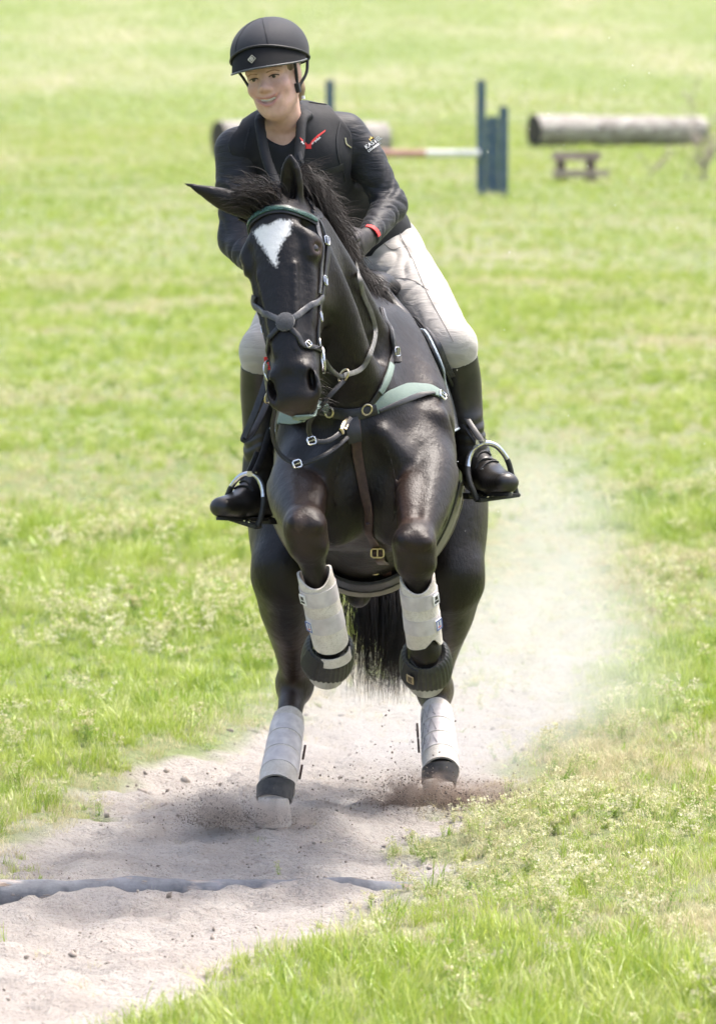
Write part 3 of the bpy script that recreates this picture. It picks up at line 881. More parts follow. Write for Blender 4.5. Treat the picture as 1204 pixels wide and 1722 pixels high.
def skin_head(F):
    F.ell(RP(0, .045, -.012), (.070, .083, .092), (rS, rU, rF), k=.02)
    def c(st, k=.02, sub=False, n=4): F.chain([RP(*q[:3]) for q in st], [q[3:] if len(q) > 4 else q[3] for q in st], tuple(rS), k=k, sub=sub, n=n)
    c([(0, .045, .028, .061, .058), (0, -.015, .030, .058, .056), (0, -.060, .036, .047, .048), (0, -.092, .048, .031, .034)], k=.02, n=6)
    for s in (-1, 1):
        c([(s * .054, -.01, -.005, .021), (s * .051, -.056, .008, .019), (s * .029, -.090, .045, .018), (0, -.100, .058, .018)], .03)
        F.ell(RP(s * .038, -.032, .061), (.025, .024, .023), (rS, rU, rF), k=.022)
        c([(s * .048, .018, .066, .009), (s * .022, .020, .082, .009)], .02)
        F.ell(RP(s * .031, .001, .092), (.017, .010, .012), (rS, rU, rF), k=.012, sub=True)
        F.ell(RP(s * .031, .001, .0705), (.0155, .0125, .013), (rS, rU, rF), k=.004)
        F.ell(RP(s * .031, -.001, .086), (.0140, .0024, .010), (rS, rU, rF), k=.002, sub=True)
        F.ell(RP(s * .0130, -.0335, .0910), (.0088, .0078, .010), (rS, rU, rF), k=.007)
        F.ell(RP(s * .072, -.005, -.01), (.010, .030, .018), (rS, rU, rF), k=.008)
    c([(0, .012, .083, .0085), (0, -.009, .0915, .0098), (0, -.0265, .1010, .0130)], .016)
    for s in (-1, 1):
        F.ell(RP(s * .008, -.0390, .098), (.0042, .0032, .006), (rS, rU, rF), k=.002, sub=True)
    F.ell(RP(0, -.066, .0745), (.040, .024, .020), (rS, rU, rF), k=.02)
    c([(-.031, -.0560, .090, .0030, .012), (-.017, -.0645, .092, .0068, .014), (0, -.0680, .095, .0080, .014), (.017, -.0645, .092, .0068, .014), (.031, -.0560, .090, .0030, .012)], .003, sub=True)
    F.ell(RP(-.032, -.055, .082), (.003, .0025, .010), (rS, rU, rF), k=.006, sub=True)
    F.ell(RP(.032, -.055, .082), (.003, .0025, .010), (rS, rU, rF), k=.006, sub=True)
    c([(-.034, -.0515, .078, .0018), (-.016, -.0560, .090, .0030), (0, -.0582, .0945, .0030), (.016, -.0560, .090, .0030), (.034, -.0515, .078, .0018)], .004)
    c([(-.032, -.0570, .079, .0018), (-.017, -.0735, .0895, .0038), (0, -.0800, .0940, .0046), (.017, -.0735, .0895, .0038), (.032, -.0570, .079, .0018)], .004)
    F.ell(RP(0, -.099, .066), (.020, .016, .016), (rS, rU, rF), k=.02)
    F.chain([RP(0, -.05, -.025), RP(0, -.115, -.015), J['nb'] + V(0, -.005, .02), J['nb'] + V(.005, .01, -.05)], [(.052, .055), (.050, .052), (.058, .056), (.08, .06)], tuple(rS), k=.03, n=5)
def field_for(names, h, m=.16):
    P = np.array([tuple(J[n]) for n in names])
    return Field(P.min(0) - m, P.max(0) + m, h)

rider = empty('person', tuple(J['pel']))
tag(rider, 'smiling rider in black helmet, dark long-sleeved top and pale breeches riding the black horse', 'person')
def make_body():
    lo = np.minimum.reduce([np.array(v) for v in J.values()]) - .1
    hi = np.maximum.reduce([np.array(v) for v in J.values()]) + .1
    hi[2] = RC.z + .2; lo[1] = min(lo[1], RC.y - .2)
    F = Field(lo, hi, .0042)
    torso(F, -.006)
    for S in 'LR':
        arm(F, S, -.006); thigh(F, S, -.006); shin(F, S, -.004); foot(F, S, -.005); hand(F, S, -.0025)
    skin_head(F)
    me = F.mesh('body', 2)
    co = np.empty(len(me.vertices) * 3, dtype=np.float32); me.vertices.foreach_get('co', co); co = co.reshape(-1, 3)
    rel = co - np.array(RC); s = rel @ np.array(rS); u = rel @ np.array(rU); f = rel @ np.array(rF)
    cu = 6.0 * s * s; lip = np.exp(-((s / .034) ** 6)) * ((np.exp(-((u - cu + .0575) / .0030) ** 2) + np.exp(-((u - cu * 3.2 + .080) / .0040) ** 2))) * (f > .072)
    set_attr(me, 'lip', np.clip(lip * .9, 0, .85))
    bl = np.exp(-(((np.abs(s) - .042) / .022) ** 2 + ((u + .036) / .022) ** 2)) * (f > .03) * .35
    bl = np.maximum(bl, np.exp(-((s / .014) ** 2 + ((u + .036) / .012) ** 2)) * (f > .08) * .3)
    set_attr(me, 'blush', bl)
    return me
rider_me = make_body()
link('body', rider_me, rider, MAT['skin'])

# shirt
F = field_for(['pel', 'waist', 'chest', 'nb', 'shL', 'elL', 'waL', 'shR', 'elR', 'waR'], .0055, .2)
torso(F, .001)
for S in 'LR': arm(F, S, .004, upto=.97)
F.chain([RP(0, -.10, .0) + V(0, -.04, 0), J['nb'] + V(0.005, -.08, -.035), J['nb'] + V(.012, -.13, -.09)], [.07, .055, .02], k=.01, sub=True)   # scoop neck
F.ell(J['nb'] + V(0, 0, .05), (.085, .09, .065), k=.01, sub=True)
# soft folds pressed into the sleeves
def folds(me, pts, amp, freq, rad, seed=0):
    co = np.empty(len(me.vertices) * 3, dtype=np.float32); me.vertices.foreach_get('co', co); co = co.reshape(-1, 3)
    no = np.empty(len(me.vertices) * 3, dtype=np.float32); me.vertices.foreach_get('normal', no); no = no.reshape(-1, 3)
    for (a, b, tilt) in pts:
        a, b = np.array(a), np.array(b); ab = b - a; L = np.linalg.norm(ab)
        t = ((co - a) @ ab) / (L * L); tc = np.clip(t, 0, 1)
        r = co - (a + tc[:, None] * ab); d = np.linalg.norm(r, axis=1)
        w = np.clip((rad - d) / rad * 3, 0, 1) * np.clip((t + .05) * 6, 0, 1) * np.clip((1.08 - t) * 6, 0, 1)
        ph = t * L * freq + tilt * (r[:, 0] * 30 + r[:, 2] * 14) + 1.6 * np.sin(co[:, 2] * 31 + seed) + 1.2 * np.sin(co[:, 0] * 47 + seed * 2) + .9 * np.sin(co[:, 1] * 60)
        co += no * (w * amp * (np.abs(np.sin(ph)) - .6 + .35 * np.sin(ph * .37 + seed)))[:, None]
    me.vertices.foreach_set('co', co.ravel()); me.update()
shirt_me = F.mesh('shirt', 2)
folds(shirt_me, [(J['shR'].lerp(J['elR'], .25), J['elR'], .25), (J['elR'], J['waR'], -.3), (J['shL'].lerp(J['elL'], .3), J['elL'], .2), (J['elL'], J['waL'], .3)], .0046, 74, .09, 1)
link('shirt', shirt_me, rider, MAT['shirt'])
SB = bvh_of(shirt_me)
# vest
F = field_for(['pel', 'waist', 'chest', 'nb', 'shL', 'shR'], .0055, .22)
torso(F, .018, k=.03)
F.chain([J['waist'] + V(.02, 0, 0), J['pel'].lerp(J['waist'], .30) + V(.028, .0, 0.01)], [(.135, .12), (.148, .13)], k=.03)
fr = V(-.15, -.9, .25)
F.ell(RP(0, -.13, .03), (.068, .10, .075), k=.015, sub=True)
F.chain([RP(0, -.12, .06), J['nb'] + V(.004, -.10, -.03), J['nb'] + V(.016, -.17, -.10), J['nb'] + V(.03, -.22, -.19)], [.055, .045, .034, .012], k=.012, sub=True)
for S in 'LR':
    sh, el = J['sh' + S], J['el' + S]
    s = -1 if S == 'L' else 1
    F.chain([sh + (sh - el) * .25 + V(s * .055, 0, .0), sh + V(s * .040, 0, -.015), sh.lerp(el, .5) + V(s * .01, 0, 0), el], [.070, .066, .064, .07], k=.008, sub=True)
pc = J['pel'] - V(0, 0, .10)
F.ell(pc + V(0.02, 0, -.035), (.30, .34, .14), k=.01, sub=True)
# collar rolls framing the neck opening
F.chain([RP(-.062, -.115, -.05), J['nb'] + V(-.062, -.075, .02), J['nb'] + V(-.045, -.125, -.08), J['nb'] + V(-.012, -.165, -.165)], [(.016, .010)] * 4, (1, .3, 0), k=.010)
F.chain([RP(.058, -.140, -.06), J['nb'] + V(.058, -.07, .015), J['nb'] + V(.052, -.125, -.08), J['nb'] + V(.03, -.165, -.165)], [(.016, .010)] * 4, (1, -.3, 0), k=.010)
vest_me = F.mesh('vest', 2)
vest = link('vest', vest_me, rider, MAT['vest'])
VB = bvh_of(vest_me)
# breeches
F = field_for(['pel', 'waist', 'hipL', 'hipR', 'knL', 'knR'], .0055, .2)
F.chain([J['pel'].lerp(J['waist'], .6), J['pel'], J['pel'] + V(0, .02, -.05)], [(.150, .115), (.172, .125), (.16, .12)], k=.05)
for S in 'LR':
    thigh(F, S, .006)
    shin(F, S, .004, a=0, b=.25)
br_me = F.mesh('breeches', 3)
folds(br_me, [(J['hipR'] + V(-.06, -.05, 0), J['hipR'].lerp(J['knR'], .45), .5), (J['hipL'], J['hipL'].lerp(J['knL'], .4), .5)], .0075, 36, .18, 3)
folds(br_me, [(J['hipR'].lerp(J['knR'], .45), J['knR'], .3), (J['hipL'].lerp(J['knL'], .45), J['knL'], .3)], .0022, 45, .14, 2)
breeches = link('breeches', br_me, rider, MAT['breeches'])
BRB = bvh_of(br_me)
MAT['thread'] = simple('seam_thread', (0.20, 0.185, 0.17), (0.26, 0.24, 0.22), 90, .8, 0)
for pix in ([(672, 392), (690, 430), (712, 480), (738, 530), (762, 575)], [(628, 470), (652, 468), (690, 470), (720, 488)], [(640, 398), (648, 412), (664, 420), (684, 414)]):
    q = [p for p in (hit(BRB, a, b_, .001)[0] for a, b_ in pix) if p is not None]
    if len(q) > 1: strap('seam', q, .0022, .0012, MAT['thread'], breeches, BRB, .0)
# boots
for S in 'LR':
    F = field_for(['kn' + S, 'an' + S, 'to' + S, 'he' + S], .0045, .11)
    shin(F, S, .010, a=.10, b=1.0); foot(F, S, .005)
    kn, an = J['kn' + S], J['an' + S]
    ax = (kn - an).normalized()
    F.ell(kn + ax * .040, (.12, .12, .105), (V(1, 0, 0), ax.cross(V(1, 0, 0)), ax), k=.004, sub=True)
    me = F.mesh('boot', 2)
    folds(me, [(kn.lerp(an, .62), an + (an - kn) * .12, .2)], .0045, 75, .07, 4)
    bo = link('boot', me, rider, MAT['boot'])
    BB = bvh_of(me)
    # sole and laces
    to, he = J['to' + S], J['he' + S]
    d = (to - he).normalized(); sd = d.cross(V(0, 0, 1)).normalized(); dn = sd.cross(d)
    if dn.z > 0: dn = -dn
    b = MB()
    n = 26; vs = []
    for lv in (0, 1):
        for q in range(n):
            a = 2 * math.pi * q / n
            u = math.cos(a); w = math.sin(a)
            wid = .032 + .012 * max(0, u) * (1 - max(0, u) ** 4) 
            c = he.lerp(to, .5) + d * (u * ((to - he).length * .5 + .022)) + sd * (w * wid) + dn * (.034 + .009 * lv - (.006 * max(0, u)))
            vs.append(c)
    fs = [tuple(range(n)), tuple(range(n, 2 * n))] + [(q, (q + 1) % n, n + (q + 1) % n, n + q) for q in range(n)]
    b.add(vs, fs)
    b.box(he + dn * .045 - d * .002, (.028, .027, .009), (d, sd, dn))
    b.build('sole', MAT['web'], bo)
    b = MB()
    for i in range(5):
        q = an.lerp(he.lerp(to, .62), .12 + .17 * i) + V(0, -.01, .0)
        pts = []
        for w in np.linspace(-1, 1, 7):
            p = q + sd * (w * .030) + d * (.006 * w * (-1) ** i) - dn * .05
            h, nn, _, _ = BB.ray_cast(p, dn)
            if h is not None and (h - p).length < .12: pts.append(h - dn * .003)
        if len(pts) > 2: b.tube(pts, .0032, 6)
    if b.v: b.build('lace', MAT['web'], bo)
# gloves
for S in 'LR':
    F = field_for(['wa' + S, 'ha' + S], .003, .1)
    hand(F, S, .0012)
    gl = link('glove', F.mesh('glove', 1), rider, MAT['glove'])
    wa, ha = J['wa' + S], J['ha' + S]
    d = (ha - wa).normalized()
    vw = (CAM - wa).normalized(); vw = (vw + V(.3, 0, .5)).normalized(); nn = (vw - d * vw.dot(d)).normalized(); tt = d.cross(nn)
    b = MB(); vs = []
    for lay in (0, .003):
        for u_ in (-.004, .016):
            for a_ in np.linspace(-.75, .75, 7): vs.append(wa + d * u_ + (nn * math.cos(a_) + tt * math.sin(a_)) * (.0335 + lay))
    fs = []
    for o_ in (0, 14): fs += [(o_ + q, o_ + q + 1, o_ + q + 8, o_ + q + 7) for q in range(6)]
    bd = list(range(7)) + list(range(13, 6, -1))
    fs += [(bd[q], bd[(q + 1) % 14], 14 + bd[(q + 1) % 14], 14 + bd[q]) for q in range(14)]
    b.add(vs, fs); b.build('wrist_tab', MAT['red'], gl)

# ---- helmet
hel = empty('helmet', (0, 0, 0)); hel.parent = rider; hel.location = -rider.location
def build_shell(name, mat, parent, grid, thick, closed_u=False):
    """Curved plate from a grid of points with a second layer inside."""
    nu, nv = len(grid), len(grid[0])
    b = MB(); vs = []; ctr = RP(0, .05, 0)
    for lay in (0, 1):
        for row in grid:
            for p in row:
                q = Vector(p)
                vs.append(q if lay == 0 else q - (q - ctr).normalized() * thick)
    fs = []
    O = nu * nv
    for i in range(nu - 1):
        for j in range(nv if closed_u else nv - 1):
            j2 = (j + 1) % nv
            fs.append((i * nv + j, i * nv + j2, (i + 1) * nv + j2, (i + 1) * nv + j))
            fs.append((O + i * nv + j, O + (i + 1) * nv + j, O + (i + 1) * nv + j2, O + i * nv + j2))
    for j in range(nv if closed_u else nv - 1):
        j2 = (j + 1) % nv
        i = nu - 1
        fs.append((i * nv + j, i * nv + j2, O + i * nv + j2, O + i * nv + j))
        if not closed_u: fs.append((j, j2, O + j2, O + j))
    if not closed_u:
        for i in range(nu - 1):
            for j in (0, nv - 1):
                fs.append((i * nv + j, (i + 1) * nv + j, O + (i + 1) * nv + j, O + i * nv + j))
    b.add(vs, fs)
    return b.build(name, mat, parent, angle=60)
hc0 = (0, .052, -.012)
def dome(az, el):
    """az 0 = forward, el 0 = rim .. 1 = top"""
    rimu = .050 + .046 * math.cos(az) - .012 * (math.sin(az) ** 2)
    th = el * math.pi / 2
    u0 = rimu - hc0[1]
    top = .112
    uu = u0 + (top - u0) * math.sin(th)
    k = math.sqrt(max(0, 1 - (max(uu, 0) / top) ** 2.25)) * (1 - .10 * max(0, -uu) / .05)
    return RP(hc0[0] + math.sin(az) * .113 * k, hc0[1] + uu, hc0[2] + math.cos(az) * .136 * k)
grid = [[dome(2 * math.pi * j / 40, el) for j in range(40)] for el in np.linspace(.998, 0, 16)]
build_shell('shell', MAT['helmet'], hel, grid, .010, True)
# peak: starts under the front rim and slopes forward and down
def peakp(az, t):
    a = az
    base = dome(a, 0.06)
    fall = math.cos(a * .93) ** .8 if abs(a) < 1.65 else 0
    out = (rS * math.sin(a) * .35 + rF * math.cos(a))
    return base - (base - RP(0, .05, 0)).normalized() * .007 + out * (.046 * fall * t) - rU * ((.018 + .046 * fall) * t ** 1.1) 
az = np.linspace(-1.5, 1.5, 33)
grid = [[peakp(a, t) for a in az] for t in np.linspace(0, 1, 8)]
build_shell('peak', MAT['peak'], hel, grid, .004)
b = MB(); b.tube([peakp(a, 1.0) for a in az], .0032, 8)
b.build('peak_piping', simple('piping', (0.05, 0.055, 0.06), (0.09, 0.095, 0.1), 90, 0.35, 0), hel)
for a in (-.62, .42):          # seams of the silk cover
    b = MB(); b.tube([dome(a, e) + (dome(a, e) - RP(0, .05, 0)).normalized() * .0006 for e in np.linspace(.0, .97, 14)], .0006, 5)
    b.build('seam', MAT['peak'], hel)
b = MB(); b.tube([dome(a, 0.0) for a in np.linspace(-math.pi, math.pi, 49)[:-1]], .0038, 8, closed=True)
b.build('rim_binding', MAT['web'], hel)
# badge: outlined diamond on the peak
MAT['badge'] = simple('badge_silver', (0.45, 0.45, 0.36), (0.55, 0.55, 0.45), 60, 0.4, 0)
bc = peakp(-.03, .62); bu = (peakp(-.03, .5) - peakp(-.03, .75)).normalized(); bs = (peakp(.1, .62) - peakp(-.16, .62)).normalized(); bn = bs.cross(bu)
if bn.dot(rF) < 0: bn = -bn
bc = bc + bn * .0022
b = MB()
dia = [bu * .0125, bs * .0115, -bu * .0125, -bs * .0115]
b.tube([bc + q for q in dia], .0014, 6, closed=True)
b.tube([bc + (bs * math.cos(a) + bu * math.sin(a)) * .0048 for a in np.linspace(.9, 5.6, 10)], .0011, 5)
b.tube([bc + bs * .0012 + (bs * math.cos(a) + bu * math.sin(a)) * .003 for a in np.linspace(0, 6.28, 9)[:-1]], .0009, 5, closed=True)
b.build('badge', MAT['badge'], hel)
# harness straps
b = MB()
KB = bvh_of(rider_me)
def face_path(pts, off): return [snap(KB, RP(*q), off)[0] for q in pts]
def fp(path, r, flat=1): b.tube([Vector(p) for p in catmull([tuple(p) for p in path], 5)], r, 8)
right = [RP(.086, .040, .035), RP(.078, .0, .018), RP(.071, -.035, .012), RP(.064, -.062, .014)]
fp(right, .0048)
fp([RP(.098, .030, -.05), RP(.092, -.015, -.03), RP(.074, -.045, -.004), RP(.064, -.064, .012)], .0045)
fp([RP(.064, -.062, .014), RP(.049, -.094, .022), RP(.026, -.117, .038), RP(-.004, -.122, .05), RP(-.030, -.113, .04), RP(-.051, -.090, .020), RP(-.064, -.062, .014)], .0042)
fp([RP(-.092, .040, .04), RP(-.080, .0, .025), RP(-.071, -.035, .016), RP(-.064, -.064, .014)], .0045)
b.build('harness_strap', MAT['web'], hel)
b = MB(); b.box(RP(.071, -.052, .016), (.007, .014, .009), (rS, rU, rF)); b.build('harness_buckle', MAT['web'], hel, bevel=.002)
b = MB(); b.tube([RP(.076, -.079, .0), RP(.075, -.088, .002)], .0055, 10); b.build('harness_toggle', MAT['white'], hel)
# eyes, brows, teeth, hair
for s in (-1, 1):
    c = RP(s * .031, -.0005, .0715)
    b = MB(); prof = [(-.0105 * math.cos(a), max(.0105 * math.sin(a), .0003)) for a in np.linspace(0, math.pi, 10)]
    b.lathe(c, rF, prof, 16); ey = b.build('eye', MAT['sclera'], rider)
    b = MB(); gz = (rF + V(-.10, 0, -.10)).normalized()
    prof = [(.0100 * math.cos(a), max(.0108 * math.sin(a), .0002)) for a in np.linspace(.55, 0, 5)]
    b.lathe(c + gz * .0006, gz, [(h + .0006, r) for h, r in prof], 14); b.build('iris', MAT['iris'], ey)
    b = MB()
    pts = [RP(s * x, y, .09) for x, y in ((.014, .013), (.026, .0160), (.038, .0160), (.050, .010))]
    pp = []
    for p in catmull([tuple(q) for q in pts], 4):
        h, nn, _, _ = KB.ray_cast(Vector(p) + rF * .05, -rF)
        pp.append((h + rF * .0005) if h is not None else Vector(p))
    b.tube(pp, [.0010] + [.0019] * (len(pp) - 2) + [.0010], 6)
    b.build('eyebrow', MAT['brow'], rider)
    b = MB()
    pts = []
    for x in np.linspace(-.0145, .0145, 8):
        p = RP(s * .031 + x, .0035 - 20 * x * x, .10)
        h, nn, _, _ = KB.ray_cast(p, -rF)
        if h is not None: pts.append(h + rF * .0006)
    b.tube(pts, .0017, 5); b.build('eyelash', MAT['iris'], rider)
b = MB()
for i in range(10):
    a = (i - 4.5) * .15
    ax = (rS * math.cos(a) - rF * math.sin(a) * 1.0, rU, rF * math.cos(a) + rS * math.sin(a))
    b.box(RP(math.sin(a) * .036, -.0635 + 8 * (math.sin(a) * .036) ** 2, .050 + math.cos(a) * .036), (.0027, .0050, .003), ax)
b.build('teeth', MAT['teeth'], rider, bevel=.001)
F = Field(np.array(RC) - .16, np.array(RC) + .16, .004)
F.ell(RP(0, .03, -.018), (.079, .085, .097), (rS, rU, rF), k=0)
F.ell(RP(0, -.055, -.075), (.060, .055, .045), (rS, rU, rF), k=.03)
F.ell(RP(0, -.045, .075), (.063, .115, .098), (rS, rU, rF), k=.006, sub=True)
F.ell(RP(0, -.12, .03), (.10, .08, .09), (rS, rU, rF), k=.006, sub=True)
link('hair', F.mesh('hair', 2), rider, MAT['blond'])
# ------------------------------------------------------------------ hair of the horse
def strands(name, lines, r0, mat, parent, sides=3):
    """Many tapering hairs as one mesh; lines is a list of equally long point lists."""
    A = np.array([[tuple(p) for p in l] for l in lines])            # n, m, 3
    n, m, _ = A.shape
    T = np.gradient(A, axis=1); T /= np.linalg.norm(T, axis=2, keepdims=True) + 1e-9
    ref = np.tile(np.array([0.3, 0.9, 0.2]), (n, m, 1))
    U = np.cross(T, ref); U /= np.linalg.norm(U, axis=2, keepdims=True) + 1e-9
    Wv = np.cross(T, U)
    prof = np.interp(np.linspace(0, 1, m), [0, .15, .6, 1], [.7, 1, .8, .12])
    rr = (np.asarray(r0) * np.ones(n))[:, None] * prof[None, :]
    vs = []
    for k in range(sides):
        a = 2 * math.pi * k / sides
        vs.append(A + (U * math.cos(a) + Wv * math.sin(a)) * rr[..., None])
    Vv = np.stack(vs, 2).reshape(-1, 3)                              # n, m, sides
    i = np.arange(n)[:, None, None]; j = np.arange(m - 1)[None, :, None]; k = np.arange(sides)[None, None, :]
    k2 = (k + 1) % sides
    b0 = (i * m + j) * sides; b1 = (i * m + j + 1) * sides
    F4 = np.stack([b0 + k, b0 + k2, b1 + k2, b1 + k], -1).reshape(-1, 4)
    return link(name, mesh_np(name, Vv, F4), parent, mat)

def curl(p, d0, d1, L, m=11, wob=.02, grav=0.0):
    """A hair from p that starts along d0 and ends along d1."""
    d0, d1 = np.array(d0, float), np.array(d1, float)
    d0 /= np.linalg.norm(d0); d1 /= np.linalg.norm(d1)
    pts = [np.array(p, float)]
    w = rng.normal(0, 1, 3)
    for q in range(1, m):
        t = q / (m - 1)
        d = d0 * (1 - t) + d1 * t + np.array([0, 0, -grav * t]) + w * wob * math.sin(t * 5 + w[0])
        d /= np.linalg.norm(d)
        pts.append(pts[-1] + d * L / (m - 1))
    return pts

crest = catmull([tuple(p) for p in [W(474, 330, -1.20), W(497, 345, -1.10), W(530, 385, -.99), W(556, 432, -.86), W(590, 490, -.72), W(612, 512, -.58)]], 6)
lines, rad = [], []
for i in range(1700):
    t = rng.random() ** 0.9
    q = t * (len(crest) - 1); a = int(q); p = crest[a] + (crest[min(a + 1, len(crest) - 1)] - crest[a]) * (q - a)
    loc, nn, _, _ = HB.find_nearest(Vector(p))
    p = loc + Vector(rng.normal(0, .009, 3)) - nn * .004
    L = rng.uniform(.10, .19) * (1.05 - .35 * t)
    d0 = (.50 + rng.normal(0, .18), .05 + rng.normal(0, .2), .75 - .45 * t + rng.normal(0, .15))
    d1 = (.30 + rng.normal(0, .15), -.30 + rng.normal(0, .2), -1.0 + rng.normal(0, .15))
    lines.append(curl(p, d0, d1, L, wob=.05)); rad.append(rng.uniform(.0006, .0017))
# locks that blow clear of the neck
for c in range(20):
    t = rng.random() * .55
    p = crest[int(t * (len(crest) - 1))]
    loc, nn, _, _ = HB.find_nearest(Vector(p))
    d0 = np.array((.6 + rng.normal(0, .25), rng.normal(0, .25), 1.0 + rng.normal(0, .2))); d1 = np.array((.9 + rng.normal(0, .2), rng.normal(-.1, .2), -.35 + rng.normal(0, .35)))
    L = rng.uniform(.11, .18)
    for q in range(18):
        lines.append(curl(loc + Vector(rng.normal(0, .006, 3)), d0 + rng.normal(0, .08, 3), d1 + rng.normal(0, .12, 3), L * rng.uniform(.7, 1.1), wob=.04)); rad.append(rng.uniform(.0007, .0014))
strands('mane', lines, rad, MAT['hair'], horse)
lines, rad = [], []
for i in range(520):
    c = rng.random()
    p = HP(.035 + rng.normal(0, .014), rng.normal(-.004, .026), -.03 + rng.normal(0, .02))
    loc, nn, _, _ = HB.find_nearest(p)
    d0 = (-.35 + rng.normal(0, .35), .1 + rng.normal(0, .3), 1.0 + rng.normal(0, .2))
    d1 = (-1.0 + rng.normal(0, .3), .1 + rng.normal(0, .4), -.45 + rng.normal(0, .40))
    lines.append(curl(loc - nn * .003, d0, d1, rng.uniform(.06, .15), wob=.06)); rad.append(rng.uniform(.0008, .0018))
strands('forelock', lines, rad, MAT['hair'], horse)
lines, rad = [], []
for i in range(1900):
    g = rng.random()
    x0 = CX + rng.normal(.02, .03)
    top = V(x0, 1.02 + rng.normal(0, .03), 1.34 + rng.normal(0, .05))
    xe = rng.choice([rng.normal(.035, .018), rng.normal(.105, .030), rng.normal(.125, .03), rng.normal(-.01, .03)], p=[.22, .34, .36, .08])
    ze = rng.uniform(.28, .52) if rng.random() < .8 else rng.uniform(.25, .35)
    ye = 1.02 + rng.normal(0, .06)
    pts = catmull([tuple(top), (CX + (x0 - CX) * 1.2 + .015, 1.11, 1.15), (lerp(x0, xe, .6) + rng.normal(0, .012), 1.10 + rng.normal(0, .03), .82), (xe, ye, lerp(.82, ze, .55)),
                   (xe + rng.normal(.0, .02), ye + rng.normal(0, .03), ze)], 4)
    lines.append(pts); rad.append(rng.uniform(.0008, .0019))
for i in range(46):        # loose curling ends
    xe = rng.uniform(-.09, .2)
    ze = rng.uniform(.27, .40); r = rng.uniform(.03, .09)
    ph = rng.uniform(0, 6); sg = rng.choice([-1, 1])
    base = [(CX + .03, 1.10, 1.0), (lerp(.04, xe, .5), 1.08, .8), (xe, 1.02, .55)]
    arc = [(xe + sg * r * (1 - math.cos(a)), 1.0 + .02 * a, ze + .10 - r * math.sin(a)) for a in np.linspace(0, rng.uniform(1.4, 3.6), 5)]
    lines.append(catmull(base + arc, 3)[:17] if False else np.array(catmull(base + arc, 3))[np.linspace(0, 21, 17).astype(int)]); rad.append(.0009)
strands('tail', lines, rad, MAT['hair'], horse)
lines = []
for i in range(70):        # whiskers under the chin
    p = HP(.56 + rng.uniform(-.07, .04), rng.uniform(-.01, .05), -.13 + rng.uniform(-.02, .01))
    lines.append(curl(p, (.7, .2, -.2 + rng.normal(0, .3)), (.6, 0, -.6 + rng.normal(0, .3)), rng.uniform(.02, .05), m=6))
strands('chin_hair', lines, .0006, MAT['hair'], horse)

# ------------------------------------------------------------------ bridle and reins
def head_hits(pix, off=.004, fall=-1.38, bv=None):
    out = []
    for (px, py) in pix:
        p, n = hit(bv or HB, px, py, off)
        if p is None or p.y > -.2:
            p, n = snap(bv or HB, W(px, py, fall), off)
        out.append(p)
    return out
MAT['browband'] = simple('green_browband', (0.008, 0.03, 0.022), (0.05, 0.13, 0.10), 260, 0.3, 0.6, 0.002, lo=.45, hi=.6)
MAT['fleece'] = simple('grey_fleece_pad', (0.035, 0.036, 0.042), (0.06, 0.062, 0.07), 200, 0.8, 0.4, 0.002, sheen=.4)
bridle = empty('bridle', tuple(POLL))
tag(bridle, 'black leather bridle with green browband and crossed noseband on the horse\'s head', 'bridle')
def bstrap(name, pix, w, mat='leather', th=.0045, off=.001, fall=-1.38):
    return strap(name, head_hits(pix, .002, fall), w, th, MAT[mat], bridle, HB, off)
def browpts(k): return [HP(.078, -.122 * k, -.075), HP(.064, -.085, .0), HP(.056, -.04, .015), HP(.053, 0, .02), HP(.056, .04, .015), HP(.064, .085, .0), HP(.078, .122 * k, -.075)]
strap('browband', browpts(1), .026, .006, MAT['leather'], bridle, HB, .001)
strap('browband_trim', browpts(.9), .013, .004, MAT['browband'], bridle, HB, .008)
sR = lambda t, n: HP(t, .12, n)
cheekR = [snap(HB, HP(t, .13, n))[0] for t, n in ((.035, -.085), (.08, -.11), (.15, -.115), (.24, -.105), (.33, -.09), (.40, -.082), (.44, -.08))]
cheekL = [snap(HB, HP(t, -.13, n))[0] for t, n in ((.035, -.085), (.08, -.11), (.15, -.11), (.24, -.10), (.33, -.09), (.40, -.082), (.44, -.08))]
strap('cheekpiece', cheekR, .017, .005, MAT['leather'], bridle, HB, .002)
strap('cheekpiece', cheekL, .017, .005, MAT['leather'], bridle, HB, .002)
cheekR2 = [snap(HB, HP(t, .13, n))[0] for t, n in ((.06, -.075), (.13, -.085), (.22, -.080), (.30, -.075))]
cheekL2 = [snap(HB, HP(t, -.13, n))[0] for t, n in ((.06, -.075), (.13, -.085), (.22, -.080), (.30, -.075))]
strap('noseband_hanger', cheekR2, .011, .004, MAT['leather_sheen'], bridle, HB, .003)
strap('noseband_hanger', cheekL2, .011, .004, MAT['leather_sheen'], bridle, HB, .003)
hp = [snap(HB, HP(.035, s, n))[0] for s, n in ((-.13, -.085), (-.10, -.13), (-.04, -.16), (.04, -.16), (.10, -.13), (.13, -.085))]
strap('headpiece', hp, .03, .006, MAT['leather'], bridle, HB, .002)
XC = (481, 543)
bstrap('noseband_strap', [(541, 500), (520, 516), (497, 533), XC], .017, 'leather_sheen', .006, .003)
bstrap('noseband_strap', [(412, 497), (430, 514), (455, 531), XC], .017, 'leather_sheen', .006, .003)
bstrap('noseband_strap', [XC, (463, 560), (453, 585), (449, 612)], .014, 'leather', .006, .003)
bstrap('noseband_strap', [XC, (500, 565), (520, 585), (540, 605)], .014, 'leather', .006, .003)
c, cn = hit(HB, *XC)
b = MB(); b.lathe(c + cn * .004, cn, [(-.003, .020), (.004, .027), (.010, .026), (.014, .018), (.015, .002)], 22)
b.build('noseband_pad', MAT['fleece'], bridle)
